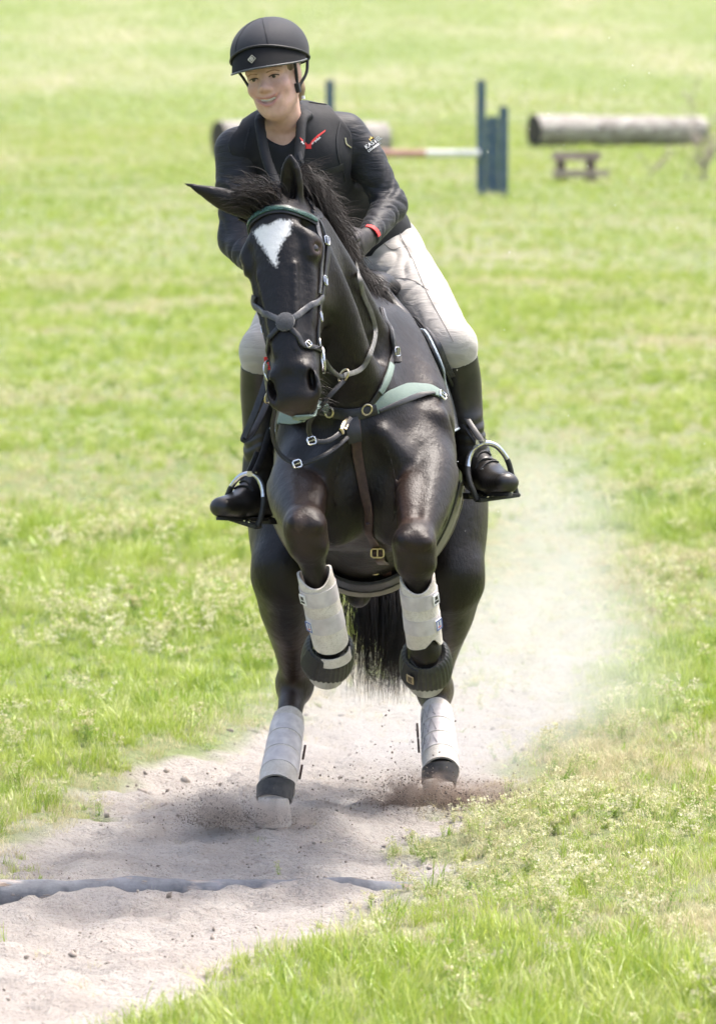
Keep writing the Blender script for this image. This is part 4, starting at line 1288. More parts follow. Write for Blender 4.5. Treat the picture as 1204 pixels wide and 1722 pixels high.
def ring(name, c, ax1, ax2, r1, r2, tr, mat, parent, n=26):
    b = MB(); b.tube([c + ax1 * (r1 * math.cos(a)) + ax2 * (r2 * math.sin(a)) for a in np.linspace(0, 2 * math.pi, n + 1)[:-1]], tr, 8, closed=True)
    return b.build(name, mat, parent)
def buckle(name, c, nn, t, w, h, mat, parent, tr=.0022):
    t = (t - nn * t.dot(nn)).normalized(); s = nn.cross(t)
    b = MB()
    pts = []
    for (x, y) in ((-.5, -.35), (-.35, -.5), (.35, -.5), (.5, -.35), (.5, .35), (.35, .5), (-.35, .5), (-.5, .35)):
        pts.append(c + s * (x * w) + t * (y * h))
    b.tube(pts, tr, 6, closed=True)
    b.tube([c - t * h * .5, c + t * h * .5 + nn * .003], tr * .8, 6)
    return b.build(name, mat, parent)
for s in (1, -1):
    q, qn = snap(HB, HP(.455, s * .12, -.085))
    rc = q + SH * s * .006
    ax = (NH * .9 + SH * s * .45).normalized()
    ring('bit_ring', rc + FH * .028 - NH * .004 + SH * s * .004, FH, ax, .036, .030, .0034, MAT['steel'], bridle)
    ring('bit_hanger', rc - FH * .022 - NH * .004, FH, ax, .014, .009, .003, MAT['steel'], bridle)
    for t in (.13, .25, .36):
        q, qn = snap(HB, HP(t, s * .13, -.112 + .05 * t), .008)
        buckle('buckle', q, qn, FH, .022, .024, MAT['steel'], bridle)
q, qn = hit(HB, 516, 580, .009)
if q is not None: buckle('buckle', q, qn, (W(540, 605, -1.5) - W(500, 565, -1.5)).normalized(), .017, .016, MAT['steel'], bridle)
# reins
def along(pix):
    return [W(px, py, y) for px, py, y in pix]
RNG = W(578, 632, -1.30)
r1 = along([(546, 606, -1.46), (556, 620, -1.42), (570, 632, -1.33), (580, 632, -1.29)])
r2 = [RNG] + head_hits([(606, 618), (620, 592), (628, 560), (622, 528), (608, 495), (600, 462)], .007) + [W(598, 430, -.72), J['haR'] + V(0, -.02, .0)]
strap('rein', r1, .013, .004, MAT['leather'], bridle, None, normals=[V(.3, -1, .2)] * len(r1))
strap('rein', r2, .014, .004, MAT['rein'], bridle, None, normals=[V(.5, -1, .1)] * len(r2))
RNL = W(452, 668, -1.32)
r3 = along([(448, 612, -1.45), (447, 640, -1.40), (452, 668, -1.32)])
strap('rein', r3, .013, .004, MAT['rein'], bridle, None, normals=[V(-.6, -.8, .1)] * 3)
r4 = along([(452, 668, -1.32), (462, 640, -1.15), (478, 590, -1.0), (475, 530, -.88), (470, 490, -.80)])
strap('rein', r4, .014, .004, MAT['rein'], bridle, None, normals=[V(-.6, -.8, .1)] * 5)
r5 = along([(470, 480, -.78), (462, 560, -.80), (452, 625, -.84), (430, 690, -.86), (412, 732, -.86), (411, 739, -.86), (424, 728, -.85), (444, 690, -.82), (462, 640, -.78), (472, 560, -.75)])
strap('rein_bight', r5, .020, .004, MAT['leather'], bridle, None, normals=[V(-.5, -.8, .1)] * len(r5))
b = MB(); b.tube(along([(447, 600, -.86), (449, 612, -.86), (452, 622, -.86)]), .006, 8); b.build('rein_stop', MAT['red'], bridle)

# ------------------------------------------------------------------ breastplate
MAT['green'] = simple('green_elastic', (0.15, 0.205, 0.18), (0.22, 0.28, 0.25), 300, 0.75, 0.4, 0.001, stretch=(1, 1, 4))
bp_ = empty('breastplate', tuple(W(590, 690, -1.12)))
tag(bp_, 'five-point breastplate with pale green elastic straps across the horse\'s chest', 'breastplate')
def pstrap(name, pix, w, mat, th=.005, off=.002, parent=None, fall=-1.0):
    return strap(name, head_hits(pix, .004, fall), w, th, MAT[mat], parent or bp_, HB, off)
pstrap('side_strap', [(628, 688), (655, 670), (690, 657), (720, 656), (742, 666)], [.034, .042, .044, .038, .026], 'green', .006)
pstrap('side_strap', [(636, 692), (665, 680), (700, 668), (728, 664)], [.010, .014, .016, .008], 'leather', .004, .008)
pstrap('side_strap', [(453, 702), (475, 700), (505, 694), (545, 690)], [.03, .038, .038, .030], 'green', .006)
pstrap('centre_strap', [(540, 691), (565, 694), (592, 698), (632, 688)], [.026, .030, .034, .028], 'leather', .007, .003)
pstrap('neck_strap', [(618, 690), (632, 668), (646, 642), (657, 612), (661, 590), (656, 558), (640, 520)], [.016, .017, .02, .02, .018, .015, .014], 'leather', .005)
pstrap('neck_strap', [(637, 660), (648, 638), (656, 615)], [.017, .022, .018], 'green', .006, .005)
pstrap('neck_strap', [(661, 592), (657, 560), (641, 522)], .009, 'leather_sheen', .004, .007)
pstrap('girth_strap', [(592, 700), (598, 750), (610, 815), (622, 870), (634, 922), (641, 945)], [.040, .028, .026, .026, .026, .024], 'brown_leather', .005, .003)
pstrap('girth_strap', [(590, 705), (592, 722), (595, 742)], .040, 'leather', .005, .008)
p, n = hit(HB, 634, 920, .016)
p = p + V(0, -.02, 0); n = V(0, -.95, -.25).normalized()
buckle('buckle', p, n, V(0, 0, 1), .034, .026, MAT['brass'], bp_, .0027)
BUCK = p.copy()
p, n = hit(HB, 662, 592, .012); buckle('buckle', p, n, V(0, 0, 1), .026, .024, MAT['steel'], bp_)
p, n = hit(HB, 661, 608, .012); b = MB(); b.box(p, (.012, .006, .02), (V(1, 0, 0), n, V(1, 0, 0).cross(n))); b.build('keeper', MAT['leather'], bp_, bevel=.002)
p, n = hit(HB, 741, 666, .008)
if p is not None: buckle('buckle', p, n, V(1, 0, 0), .026, .024, MAT['steel'], bp_, .003)
for px, py in ((616, 688), (557, 692)):
    p, n = hit(HB, px, py, .010); t1 = V(.5, 0, .85); t1 = (t1 - n * t1.dot(n)).normalized()
    ring('ring', p, t1, n.cross(t1), .015, .013, .0028, MAT['brass'], bp_)
# running martingale forks
fk = along([(590, 702, -1.19), (580, 716, -1.23), (572, 728, -1.27), (552, 741, -1.30), (532, 742, -1.31), (521, 730, -1.32), (521, 710, -1.33), (535, 690, -1.34), (556, 664, -1.34), (578, 640, -1.31)])
strap('martingale_fork', fk, .013, .0045, MAT['leather'], bp_, None, normals=[V(.2, -1, .3)] * len(fk))
fk = along([(585, 735, -1.22), (565, 752, -1.25), (540, 768, -1.28), (505, 780, -1.28), (478, 770, -1.27), (462, 745, -1.27), (458, 715, -1.29), (462, 690, -1.31), (456, 672, -1.32)])
strap('martingale_fork', fk, .012, .0045, MAT['leather'], bp_, None, normals=[V(-.1, -1, .3)] * len(fk))
ring('ring', RNG, V(.35, -.2, .9).normalized(), V(.6, -.75, 0).normalized(), .020, .017, .003, MAT['brass'], bp_)
ring('ring', RNL, V(.2, -.2, .95).normalized(), V(-.6, -.75, 0).normalized(), .017, .015, .0028, MAT['brass'], bp_)
for px, py, y in ((524, 741, -1.32), (500, 780, -1.29)):
    buckle('buckle', W(px, py, y), V(.1, -1, .2).normalized(), V(.9, 0, .3), .02, .022, MAT['steel'], bp_, .0025)
b = MB()
b.tube(along([(584, 705, -1.215), (578, 712, -1.25), (574, 722, -1.27), (577, 730, -1.27)]), [.004, .007, .006, .004], 8)
b.tube(along([(572, 716, -1.25), (582, 722, -1.25), (585, 714, -1.24)]), .003, 6)
b.build('snap_hook', MAT['brass'], bp_)

# ------------------------------------------------------------------ saddle, pad, girth
saddle = empty('saddle', (CX, -.1, 1.6))
tag(saddle, 'black leather jumping saddle with stirrups under the rider', 'saddle')
F = Field((CX - .35, -.75, 1.25), (CX + .35, .45, 1.85), .007)
F.chain([(CX, -.50, 1.625), (CX, -.42, 1.645), (CX, -.2, 1.60), (CX, .05, 1.585), (CX, .25, 1.66)], [(.05, .035), (.09, .04), (.13, .035), (.16, .04), (.12, .02)], k=0, n=6)
for s in (-1, 1):
    F.chain([(CX + s * .05, -.50, 1.60), (CX + s * .12, -.56, 1.52), (CX + s * .17, -.58, 1.43)], [(.035, .03), (.03, .04), (.02, .03)], k=.03)
link('seat', F.mesh('seat', 2), saddle, MAT['leather'])
def side_patch(name, mat, parent, s, rows, off, thick, edge=None):
    """Sheet lying on the horse's flank. rows: (z, y_front, y_back)."""
    rows = catmull(rows, 4); ny = 12
    G = []
    for (z, y0, y1) in rows:
        r = []
        for u in np.linspace(0, 1, ny):
            y = y0 + (y1 - y0) * u
            h, n, _, _ = HB.ray_cast(V(s * .8, y, z), V(-s, 0, 0))
            if h is None: h, n = snap(HB, V(s * .2, y, z))
            r.append((h, n))
        G.append(r)
    P = np.array([[tuple(p + V(s, 0, .25).normalized() * off) for p, n in r] for r in G])
    for _ in range(4):
        Q = P.copy()
        Q[1:-1, 1:-1] = (P[:-2, 1:-1] + P[2:, 1:-1] + P[1:-1, :-2] + P[1:-1, 2:]) / 4
        P = Q
    nr = len(P)
    vs = [Vector(p) for r in P for p in r] + [Vector(p) + V(s, 0, .1).normalized() * thick for r in P for p in r]
    O = nr * ny; fs = []
    for i in range(nr - 1):
        for j in range(ny - 1):
            a = (i * ny + j, i * ny + j + 1, (i + 1) * ny + j + 1, (i + 1) * ny + j)
            fs.append(a); fs.append(tuple(O + q for q in reversed(a)))
    bd = [i * ny for i in range(nr)] + [(nr - 1) * ny + j for j in range(1, ny)] + [i * ny + ny - 1 for i in range(nr - 2, -1, -1)] + [j for j in range(ny - 2, 0, -1)]
    for q in range(len(bd)):
        a, c2 = bd[q], bd[(q + 1) % len(bd)]
        fs.append((a, c2, O + c2, O + a))
    b = MB(); b.add(vs, fs)
    o = b.build(name, mat, parent, angle=50)
    if edge:
        b = MB(); b.tube([vs[O + q] for q in bd], edge[0], 6, closed=True); b.build('piping', edge[1], o)
    return o
MAT['pad'] = simple('saddle_pad', (0.012, 0.013, 0.017), (0.02, 0.021, 0.026), 200, 0.8, 0.4, 0.002, sheen=.2)
MAT['blue_edge'] = simple('pale_blue_piping', (0.30, 0.36, 0.42), (0.42, 0.48, 0.52), 90, 0.6, 0.1)
pad = empty('saddle_pad', (CX, -.1, 1.5))
tag(pad, 'dark saddle pad with pale blue edging under the saddle', 'saddle pad')
for s in (-1, 1):
    side_patch('panel', MAT['pad'], pad, s, [(1.51, -.60, .2), (1.45, -.68, .22), (1.40, -.68, .22), (1.36, -.62, .22), (1.30, -.60, .2), (1.22, -.62, .18)], .006, .008, (.0038, MAT['blue_edge']))
    side_patch('flap', MAT['leather'], saddle, s, [(1.54, -.54, .05), (1.47, -.59, .08), (1.40, -.56, .08), (1.30, -.44, .04), (1.18, -.36, .0), (1.08, -.30, -.04)], .018, .009, (.0045, MAT['leather']))
    side_patch('knee_roll', MAT['leather_sheen'], saddle, s, [(1.51, -.525, -.48), (1.46, -.575, -.50), (1.40, -.545, -.47), (1.33, -.46, -.41)], .030, .016)
p, n = W(652, 512, -.55), V(.3, -.9, .3).normalized()
buckle('dee_ring', p, n, V(.6, 0, .3), .03, .022, MAT['steel'], saddle, .003)
buckle('dee_ring', W(630, 512, -.6), n, V(.6, 0, .3), .02, .03, MAT['steel'], saddle, .003)
# stirrups
MAT['rubber'] = simple('black_rubber', (0.02, 0.021, 0.02), (0.035, 0.036, 0.034), 60, 0.55, 0.2)
def stirrup(arch, tread, leather, y):
    o = empty('stirrup', (0, 0, 0)); o.parent = saddle; o.location = -saddle.location
    P = along([(a, b_, y + c_) for a, b_, c_ in arch]); Q = catmull([tuple(p) for p in P], 5)
    n = len(Q); k = int(n * .26)
    b = MB(); b.tube([Vector(q) for q in Q[k - 1:n - k + 1]], .0062, 10, flat=1.3, upv=(0, 1, 0)); b.build('bow', MAT['steel'], o)
    for part in (Q[:k + 1], Q[n - k - 1:]):
        b = MB(); b.tube([Vector(q) for q in part], .0085, 10); b.build('rubber_sleeve', MAT['rubber'], o)
    a, c = Vector(Q[0]), Vector(Q[-1])
    ax = (c - a).normalized(); f = ax.cross(V(0, 0, 1)).normalized(); u = f.cross(ax)
    b = MB(); b.box((a + c) / 2, ((c - a).length / 2 + .004, .019, .006), (ax, f, u)); b.build('tread', MAT['rubber'], o, bevel=.003)
    b = MB()
    for i in range(6): b.box((a + c) / 2 + ax * ((i - 2.5) * .016) + u * (.0085 if u.z > 0 else -.0085), (.003, .016, .002), (ax, f, u))
    b.build('tread_grip', MAT['steel'], o)
    L = along(leather)
    top = L[0]
    b = MB(); b.box(top, (.015, .006, .008), (V(1, 0, 0), V(0, 1, 0), V(0, 0, 1))); b.build('eye', MAT['steel'], o, bevel=.002)
    strap('stirrup_leather', [p + V(.006, -.006, 0) for p in L], .018, .005, MAT['leather'], o, None, normals=[V(.3, -1, .2)] * len(L))
    strap('stirrup_leather', [p + V(-.010, .012, 0) for p in L], .018, .005, MAT['leather'], o, None, normals=[V(.3, -1, .2)] * len(L))
stirrup([(803, 841, -.03), (790, 812, -.025), (786, 785, -.01), (793, 760, 0), (812, 746, .0), (834, 750, .01), (852, 772, .02), (860, 798, .03), (868, 832, .035)], None,
        [(808, 744, -.52), (795, 725, -.50), (780, 702, -.47), (768, 680, -.45)], -.52)
stirrup([(372, 866, .03), (380, 842, .025), (390, 818, .015), (406, 800, .005), (425, 798, 0), (439, 812, -.005), (444, 836, -.015), (441, 862, -.025), (434, 886, -.03)], None,
        [(424, 797, -.50), (436, 770, -.48), (446, 738, -.46), (452, 712, -.45)], -.50)
# girth with belly guard
MAT['guard'] = simple('belly_guard_leather', (0.12, 0.105, 0.088), (0.19, 0.168, 0.142), 25, 0.62, 0.35, 0.003, detail=6)
girth = empty('girth', (CX, -.35, .78))
tag(girth, 'grey brown stud girth with wide belly guard under the horse', 'girth')
def belly_patch(name, mat, y0f, y1f, a0, a1, off, thick, parent):
    nu, nv = 34, 12; vs, fs = [], []
    grid = []
    for i in range(nu):
        a = a0 + (a1 - a0) * i / (nu - 1)
        for j in range(nv):
            y = y0f(a) + (y1f(a) - y0f(a)) * j / (nv - 1)
            d = V(math.sin(a), 0, -math.cos(a))
            h, n, _, _ = HB.ray_cast(V(CX, y, 1.15) + d * .9, -d)
            grid.append(h + d * off)
    for lay in (0, thick):
        for k, p in enumerate(grid):
            d = (p - V(CX, p.y, 1.15)).normalized(); vs.append(p + d * lay)
    O = nu * nv
    for i in range(nu - 1):
        for j in range(nv - 1):
            q = (i * nv + j, i * nv + j + 1, (i + 1) * nv + j + 1, (i + 1) * nv + j)
            fs.append(q); fs.append(tuple(O + z for z in reversed(q)))
    bd = [i * nv for i in range(nu)] + [(nu - 1) * nv + j for j in range(1, nv)] + [i * nv + nv - 1 for i in range(nu - 2, -1, -1)] + [j for j in range(nv - 2, 0, -1)]
    for q in range(len(bd)):
        fs.append((bd[q], bd[(q + 1) % len(bd)], O + bd[(q + 1) % len(bd)], O + bd[q]))
    b = MB(); b.add(vs, fs)
    o = b.build(name, mat, parent, angle=50)
    b = MB(); b.tube([vs[O + q] for q in bd], thick * .55, 6, closed=True); b.build('edge_binding', mat, o)
    return o
belly_patch('belly_guard', MAT['guard'], lambda a: -.56 + .10 * abs(a), lambda a: -.06 - .20 * abs(a), -1.25, 1.25, .008, .007, girth)
belly_patch('girth_band', MAT['leather'], lambda a: -.62, lambda a: -.54, -1.3, 1.3, .016, .007, girth)
ring('dee_ring', W(629, 955, -.62), V(1, 0, 0), V(0, -.5, -.86), .024, .02, .0034, MAT['brass'], girth)
gs = [hit(HB, 624, 878, .006)[0], BUCK + V(-.006, .010, .035), BUCK + V(0, .006, 0), BUCK + V(.010, .05, -.03)] + along([(648, 950, -.66), (652, 968, -.60)])
strap('martingale_loop', gs, .024, .005, MAT['brown_leather'], girth, None, normals=[V(0, -1, -.4)] * 6)

# ------------------------------------------------------------------ leg boots
def mat_mesh():
    m, nt, b = new_mat('cream_mesh')
    tc = nd(nt, 'ShaderNodeTexCoord')
    v = nd(nt, 'ShaderNodeTexVoronoi'); v.inputs['Scale'].default_value = 260
    nt.links.new(tc.outputs['Object'], v.inputs['Vector'])
    n = noise(nt, 18, 5)
    r1 = ramp(nt, v.outputs['Distance'], [(0.05, (0.36, 0.32, 0.27)), (0.4, (0.66, 0.62, 0.56))])
    r2 = ramp(nt, n.outputs[0], [(0.4, (1, 1, 1)), (0.75, (0.72, 0.68, 0.64))])
    mx = nd(nt, 'ShaderNodeMix', data_type='RGBA', blend_type='MULTIPLY'); mx.inputs[0].default_value = 1
    nt.links.new(r1.outputs[0], mx.inputs[6]); nt.links.new(r2.outputs[0], mx.inputs[7])
    nt.links.new(mx.outputs[2], b.inputs['Base Color'])
    b.inputs['Roughness'].default_value = 0.8
    add_bump(nt, b, v.outputs['Distance'], 0.5, 0.002)
    return m
MAT['mesh'] = mat_mesh()
MAT['lilac'] = simple('boot_strap', (0.46, 0.425, 0.43), (0.60, 0.565, 0.56), 25, 0.7, 0.3, 0.002, detail=6)
MAT['lilac_dirty'] = simple('dusty_strap', (0.52, 0.48, 0.475), (0.68, 0.64, 0.62), 30, 0.8, 0.3, 0.002, detail=6)
MAT['lilac_dark'] = simple('grey_stitching', (0.16, 0.15, 0.16), (0.24, 0.22, 0.23), 60, 0.8, 0)
MAT['blue_print'] = simple('blue_print', (0.08, 0.12, 0.32), (0.12, 0.16, 0.38), 60, 0.5, 0)
MAT['pink_print'] = simple('red_print', (0.5, 0.12, 0.12), (0.55, 0.16, 0.15), 60, 0.5, 0)
MAT['dust_black'] = simple('dusty_black_cuff', (0.022, 0.022, 0.023), (0.075, 0.072, 0.07), 30, 0.7, 0.3, 0.002, detail=6)

def frame(a, b_, fwd=V(0, -1, 0)):
    ax = (b_ - a).normalized(); f = (fwd - ax * fwd.dot(ax)).normalized(); s = f.cross(ax)
    if s.x < 0: s = -s
    return ax, f, s
def cuff(name, mat, parent, a, b_, r0, r1, tops, bots, thick=.006, n=40, rows=8, gap=None, bulge=0.0, depth=1.1):
    """Tube round the leg from a to b_; tops/bots(phi) shift its edges (phi 0 = front)."""
    ax, f, s = frame(a, b_); L = (b_ - a).length
    vs, fs = [], []
    for lay in (0, 1):
        for i in range(rows):
            t = i / (rows - 1)
            for k in range(n):
                ph = 2 * math.pi * k / n
                h = tops(ph) + (L + bots(ph) - tops(ph)) * t
                u = h / L
                r = r0 + (r1 - r0) * u + bulge * math.sin(math.pi * min(max(u, 0), 1)) - (thick if lay else 0)
                vs.append(a + ax * h + f * (math.cos(ph) * r * depth) + s * (math.sin(ph) * r))
    O = rows * n
    for i in range(rows - 1):
        for k in range(n):
            k2 = (k + 1) % n
            q = (i * n + k, i * n + k2, (i + 1) * n + k2, (i + 1) * n + k)
            fs.append(q); fs.append(tuple(O + z for z in reversed(q)))
    for i in (0, rows - 1):
        for k in range(n):
            k2 = (k + 1) % n
            fs.append((i * n + k, i * n + k2, O + i * n + k2, O + i * n + k))
    b = MB(); b.add(vs, fs)
    return b.build(name, mat, parent, angle=55)
Z0 = lambda ph: 0.0
def patch(name, mat, parent, c, s, u, n, w, h, th=.0015):
    b = MB(); b.box(c + n * th, (w / 2, h / 2, th), (s, u, n)); return b.build(name, mat, parent)
def front_boot(L, t0, t1, label, side, label2):
    kn, fe = L['kn'], L['fe']
    a, b_ = kn.lerp(fe, t0), kn.lerp(fe, t1)
    ax, f, s = frame(a, b_)
    o = empty('brushing_boot', tuple(a)); tag(o, label, 'horse boot', 'brushing boots on the horse\'s legs')
    lift = lambda ph: -.022 * abs(math.sin(ph)) ** 2 + .010 * math.cos(ph) * (math.cos(ph) > 0)
    vee = (lambda ph: -.030 * max(0, 1 - abs(((ph - .55 + math.pi) % (2 * math.pi)) - math.pi) / .55) + .012 * abs(math.sin(ph))) if side > 0 else (lambda ph: .012 * math.cos(ph) * (math.cos(ph) > 0) + .008)
    cuff('shell', MAT['mesh'], o, a, b_, .049, .050, lift, vee, .006, bulge=.002)
    LL = (b_ - a).length
    for h0, h1 in ((.10, .34), (.52, .78)):
        cuff('strap', MAT['lilac'], o, a + ax * LL * h0, a + ax * LL * h1, .0525, .0525, Z0, Z0, .002, rows=3)
    # print on the strap ends
    ph = .95 if side > 0 else -1.05
    for h, w in ((.22, 'top'), (.66, 'low')):
        d = (f * math.cos(ph) * 1.1 + s * math.sin(ph)); nn = d.normalized(); tt = ax.cross(nn).normalized()
        c = a + ax * LL * h + d * .0535
        pt = patch('label', MAT['white'], o, c, tt, ax, nn, .026, .030)
        if w == 'low':
            for q in (-1, 1):
                b = MB(); b.box(c + nn * .0035 + tt * (.0115 * q), (.0018, .015, .0006), (tt, ax, nn)); b.box(c + nn * .0035 + ax * (.0135 * q), (.0132, .0018, .0006), (tt, ax, nn)); b.build('print', MAT['blue_print'], pt)
            b = MB(); b.box(c + nn * .0035 - ax * .003, (.0022, .006, .0006), (tt, ax, nn)); b.build('print', MAT['blue_print'], pt)
            b = MB(); b.box(c + nn * .0035 + ax * .007, (.006, .0018, .0006), (tt, ax, nn)); b.build('print', MAT['pink_print'], pt)
        else:
            b = MB(); b.box(c + nn * .0035 - ax * .005, (.006, .005, .0006), (tt, ax, nn)); b.box(c + nn * .0035 + ax * .005, (.009, .0014, .0006), (tt, ax, nn)); b.box(c + nn * .0035 + ax * .009, (.009, .0014, .0006), (tt, ax, nn)); b.build('print', MAT['leather'], pt)
    return o
front_boot(FL, .42, .98, 'cream brushing boot on the raised foreleg at the left', -1, '')
front_boot(FR, .34, .90, 'cream brushing boot with blue square label on the raised foreleg at the right', 1, '')
def bell(L, label, side):
    fe, pd = L['fe'], L['pd']
    o = empty('bell_boot', tuple(fe)); tag(o, label, 'bell boot', 'rubber bell boots on the forefeet')
    prof = [(.018, .050), (.014, .056), (.020, .063), (.034, .068), (.055, .071), (.080, .073), (.104, .073), (.122, .071), (.128, .067), (.120, .062), (.08, .062), (.05, .058), (.03, .052), (.018, .050)]
    n = 132; ax = pd; u = (V(0, -1, 0) - ax * V(0, -1, 0).dot(ax)).normalized(); w = ax.cross(u)
    vs, fs = [], []
    for i, (h, r) in enumerate(prof):
        for k in range(n):
            a = 2 * math.pi * k / n
            rb = .0016 * math.cos(a * 33) if 1 <= i <= 6 else 0
            vs.append(fe + ax * h + (u * math.cos(a) + w * math.sin(a)) * (r + rb))
    for i in range(len(prof) - 1):
        for k in range(n):
            fs.append((i * n + k, i * n + (k + 1) % n, (i + 1) * n + (k + 1) % n, (i + 1) * n + k))
    b = MB(); b.add(vs, fs); b.build('shell', MAT['rubber'], o, angle=70)
    # closing flap and woven tab
    a0 = 2.4
    def bpnt(a, h, e): 
        r = np.interp(h, [.014, .055, .098], [.058, .0735, .0755]); return fe + ax * h + (u * math.cos(a) + w * math.sin(a)) * (r + e)
    s0 = -1 if (bpnt(1.0, .05, 0) - fe).x > 0 else 1
    vs = [bpnt(s0 * aa, h, e) for e in (.001, .005) for h in (.018, .04, .065, .09) for aa in (.35, .6, .85, 1.1)]
    fs = []
    for i in range(3):
        for j in range(3):
            q = (i * 4 + j, i * 4 + j + 1, i * 4 + j + 5, i * 4 + j + 4); fs += [q, tuple(16 + z for z in q)]
    bd = [0, 1, 2, 3, 7, 11, 15, 14, 13, 12, 8, 4]
    for q in range(12): fs.append((bd[q], bd[(q + 1) % 12], 16 + bd[(q + 1) % 12], 16 + bd[q]))
    b = MB(); b.add(vs, fs); b.build('closure', MAT['web'], o, angle=60)
    if side > 0:
        c = bpnt(s0 * .62, .05, .0065); nn = (c - (fe + ax * .05)).normalized(); tt = ax.cross(nn).normalized()
        pt = patch('woven_tab', MAT['brass_tab'], o, c, tt, ax, nn, .022, .036)
        b = MB()
        for q in range(4): b.box(c + nn * .0035 + ax * (-.011 + .007 * q), (.007, .0014, .0006), (tt, ax, nn))
        b.build('print', MAT['leather'], pt)
    return o
MAT['brass_tab'] = simple('woven_tab', (0.34, 0.26, 0.15), (0.42, 0.33, 0.2), 60, 0.7, 0.1)
bl_ = bell(FL, 'black ribbed bell boot on the raised forefoot at the left', -1)
bell(FR, 'black ribbed bell boot with tan tab on the raised forefoot at the right', 1)
# pale cuff above the left bell boot
axL, fL_, sL_ = frame(FL['kn'], FL['fe'])
cuff('pastern_wrap', MAT['mesh'], bl_, FL['fe'] + axL * .030, FL['fe'] + axL * .058, .049, .049, Z0, Z0, .004, rows=4)
def hind_boot(L, t0, t1, label, side, label2):
    hk, fe = L['hk'], L['fe']
    a, b_ = hk.lerp(fe, t0), fe + (fe - hk).normalized() * .015
    ax, f, s = frame(a, b_); LL = (b_ - a).length
    o = empty('brushing_boot', tuple(a)); tag(o, label, 'horse boot', 'brushing boots on the horse\'s legs')
    cuff('shell', MAT['mesh'], o, a, b_, .049, .058, lambda ph: -.004 * math.cos(2 * ph), Z0, .006, bulge=.001)
    for h0, h1 in ((.10, .32), (.345, .56), (.585, .79)):
        r = lambda t: .0515 + .009 * t
        cuff('strap', MAT['lilac_dirty'], o, a + ax * LL * h0, a + ax * LL * h1, r(h0), r(h1), Z0, Z0, .003, rows=3)
    for h in ((.42, .7) if side < 0 else (.30, .55)):
        c = a + ax * LL * h + s * (-side * .064); 
        b = MB(); b.box(c, (.0035, .012, .022), (s, f, ax)); b.build('strap_end', MAT['brown_leather'], o, bevel=.001)
    if side > 0:       # zigzag stitching on the straps
        b = MB()
        for (h0, h1) in ((.11, .30), (.355, .55), (.595, .77)):
            pts = []
            for q, ph in enumerate(np.linspace(-1.1, -.1, 5)):
                h = h0 if q % 2 else h1
                r_ = .0535 + .009 * h
                pts.append(a + ax * LL * h + f * (math.cos(ph) * r_ * 1.1) + s * (math.sin(ph) * r_))
            b.tube(pts, .0010, 5)
        b.build('stitching', MAT['lilac_dark'], o)
    # dark cuff round the pastern
    cb = V(fe.x - .008, fe.y - .075, .10)
    pc_ = empty('pastern_cuff', tuple(cb)); tag(pc_, label2, 'horse boot', 'dusty pastern cuffs on the hind feet')
    cuff('band', MAT['dust_black'], pc_, V(cb.x + .006, cb.y + .022, .122), V(cb.x, cb.y + .002, .072), .058, .0545, lambda ph: .006 - .010 * math.cos(ph) - .008 * math.sin(ph), lambda ph: -.004 * math.cos(ph), .005, rows=6, depth=1.02)
hind_boot(HLg, .36, 1, 'dusty grey brushing boot on the hind leg at the left', -1, 'dusty black cuff above the hind hoof at the left')
hind_boot(HRg, .28, 1, 'dusty grey brushing boot with zigzag stitching on the hind leg at the right', 1, 'dusty black cuff above the hind hoof at the right')

# ------------------------------------------------------------------ lettering on the rider's clothes
def text_mesh(txt, size):
    cu = bpy.data.curves.new('lettering', 'FONT'); cu.body = txt; cu.size = size; cu.align_x = 'LEFT'; cu.extrude = 0; cu.offset = size * .02; cu.resolution_u = 2
    ob = bpy.data.objects.new('lettering_tmp', cu); C.objects.link(ob)
    dg = bpy.context.evaluated_depsgraph_get()
    me = bpy.data.meshes.new_from_object(ob.evaluated_get(dg))
    bpy.data.objects.remove(ob); bpy.data.curves.remove(cu)
    return me
def print_on(name, me, bv, c, du, dv, mat, parent, off=.0012):
    """Lays flat artwork (x, y in metres) on a surface, seen from the camera side."""
    for v in me.vertices:
        p = c + du * v.co.x + dv * v.co.y
        d = (p - CAM).normalized()
        h, n, _, _ = bv.ray_cast(CAM, d)
        v.co = (h - d * off) if h is not None else p
    me.materials.clear()
    return link(name, me, parent, mat)
c0 = W(612, 250, -.45); mpp = (14.55 / FPX)
du, dv = V(math.cos(R(35)), 0, math.sin(R(35))), V(-math.sin(R(35)), 0, math.cos(R(35)))
print_on('sleeve_lettering', text_mesh('KASTEL', .0165), SB, W(616, 251, -.45), du, dv, MAT['white'], rider)
print_on('sleeve_lettering', text_mesh('DENMARK', .0095), SB, W(620, 256, -.45), du, dv, MAT['white'], rider)
def art(polys, name='print'):
    vs, fs = [], []
    for P in polys:
        o = len(vs); vs += [(x, y, 0) for x, y in P]; fs.append(tuple(range(o, o + len(P))))
    me = bpy.data.meshes.new(name); me.from_pydata(vs, [], fs); me.update(); return me
cr = [(-.006, -.004), (.006, -.004), (.0075, .005), (.003, .001), (0, .007), (-.003, .001), (-.0075, .005)]
print_on('sleeve_crown', art([cr]), SB, W(625, 233, -.45), du, dv, MAT['gold'], rider)
px2m = lambda pts, ox, oy: [((x - ox) * mpp, -(y - oy) * mpp) for x, y in pts]
v1 = px2m([(505, 231), (511, 235), (516, 241), (519, 243), (524, 236), (534, 226), (546, 219), (546.5, 221.5), (537, 228.5), (527, 239), (522, 246), (523.5, 250), (514.5, 250), (516, 246), (510, 239)], 519, 243)
tri = [[v1[i], v1[i + 1], v1[-i - 2] if i < 7 else v1[-i - 2]] for i in range(0)]
def strip_art(L, Rr): return art([[L[i], L[i + 1], Rr[i + 1], Rr[i]] for i in range(len(L) - 1)])
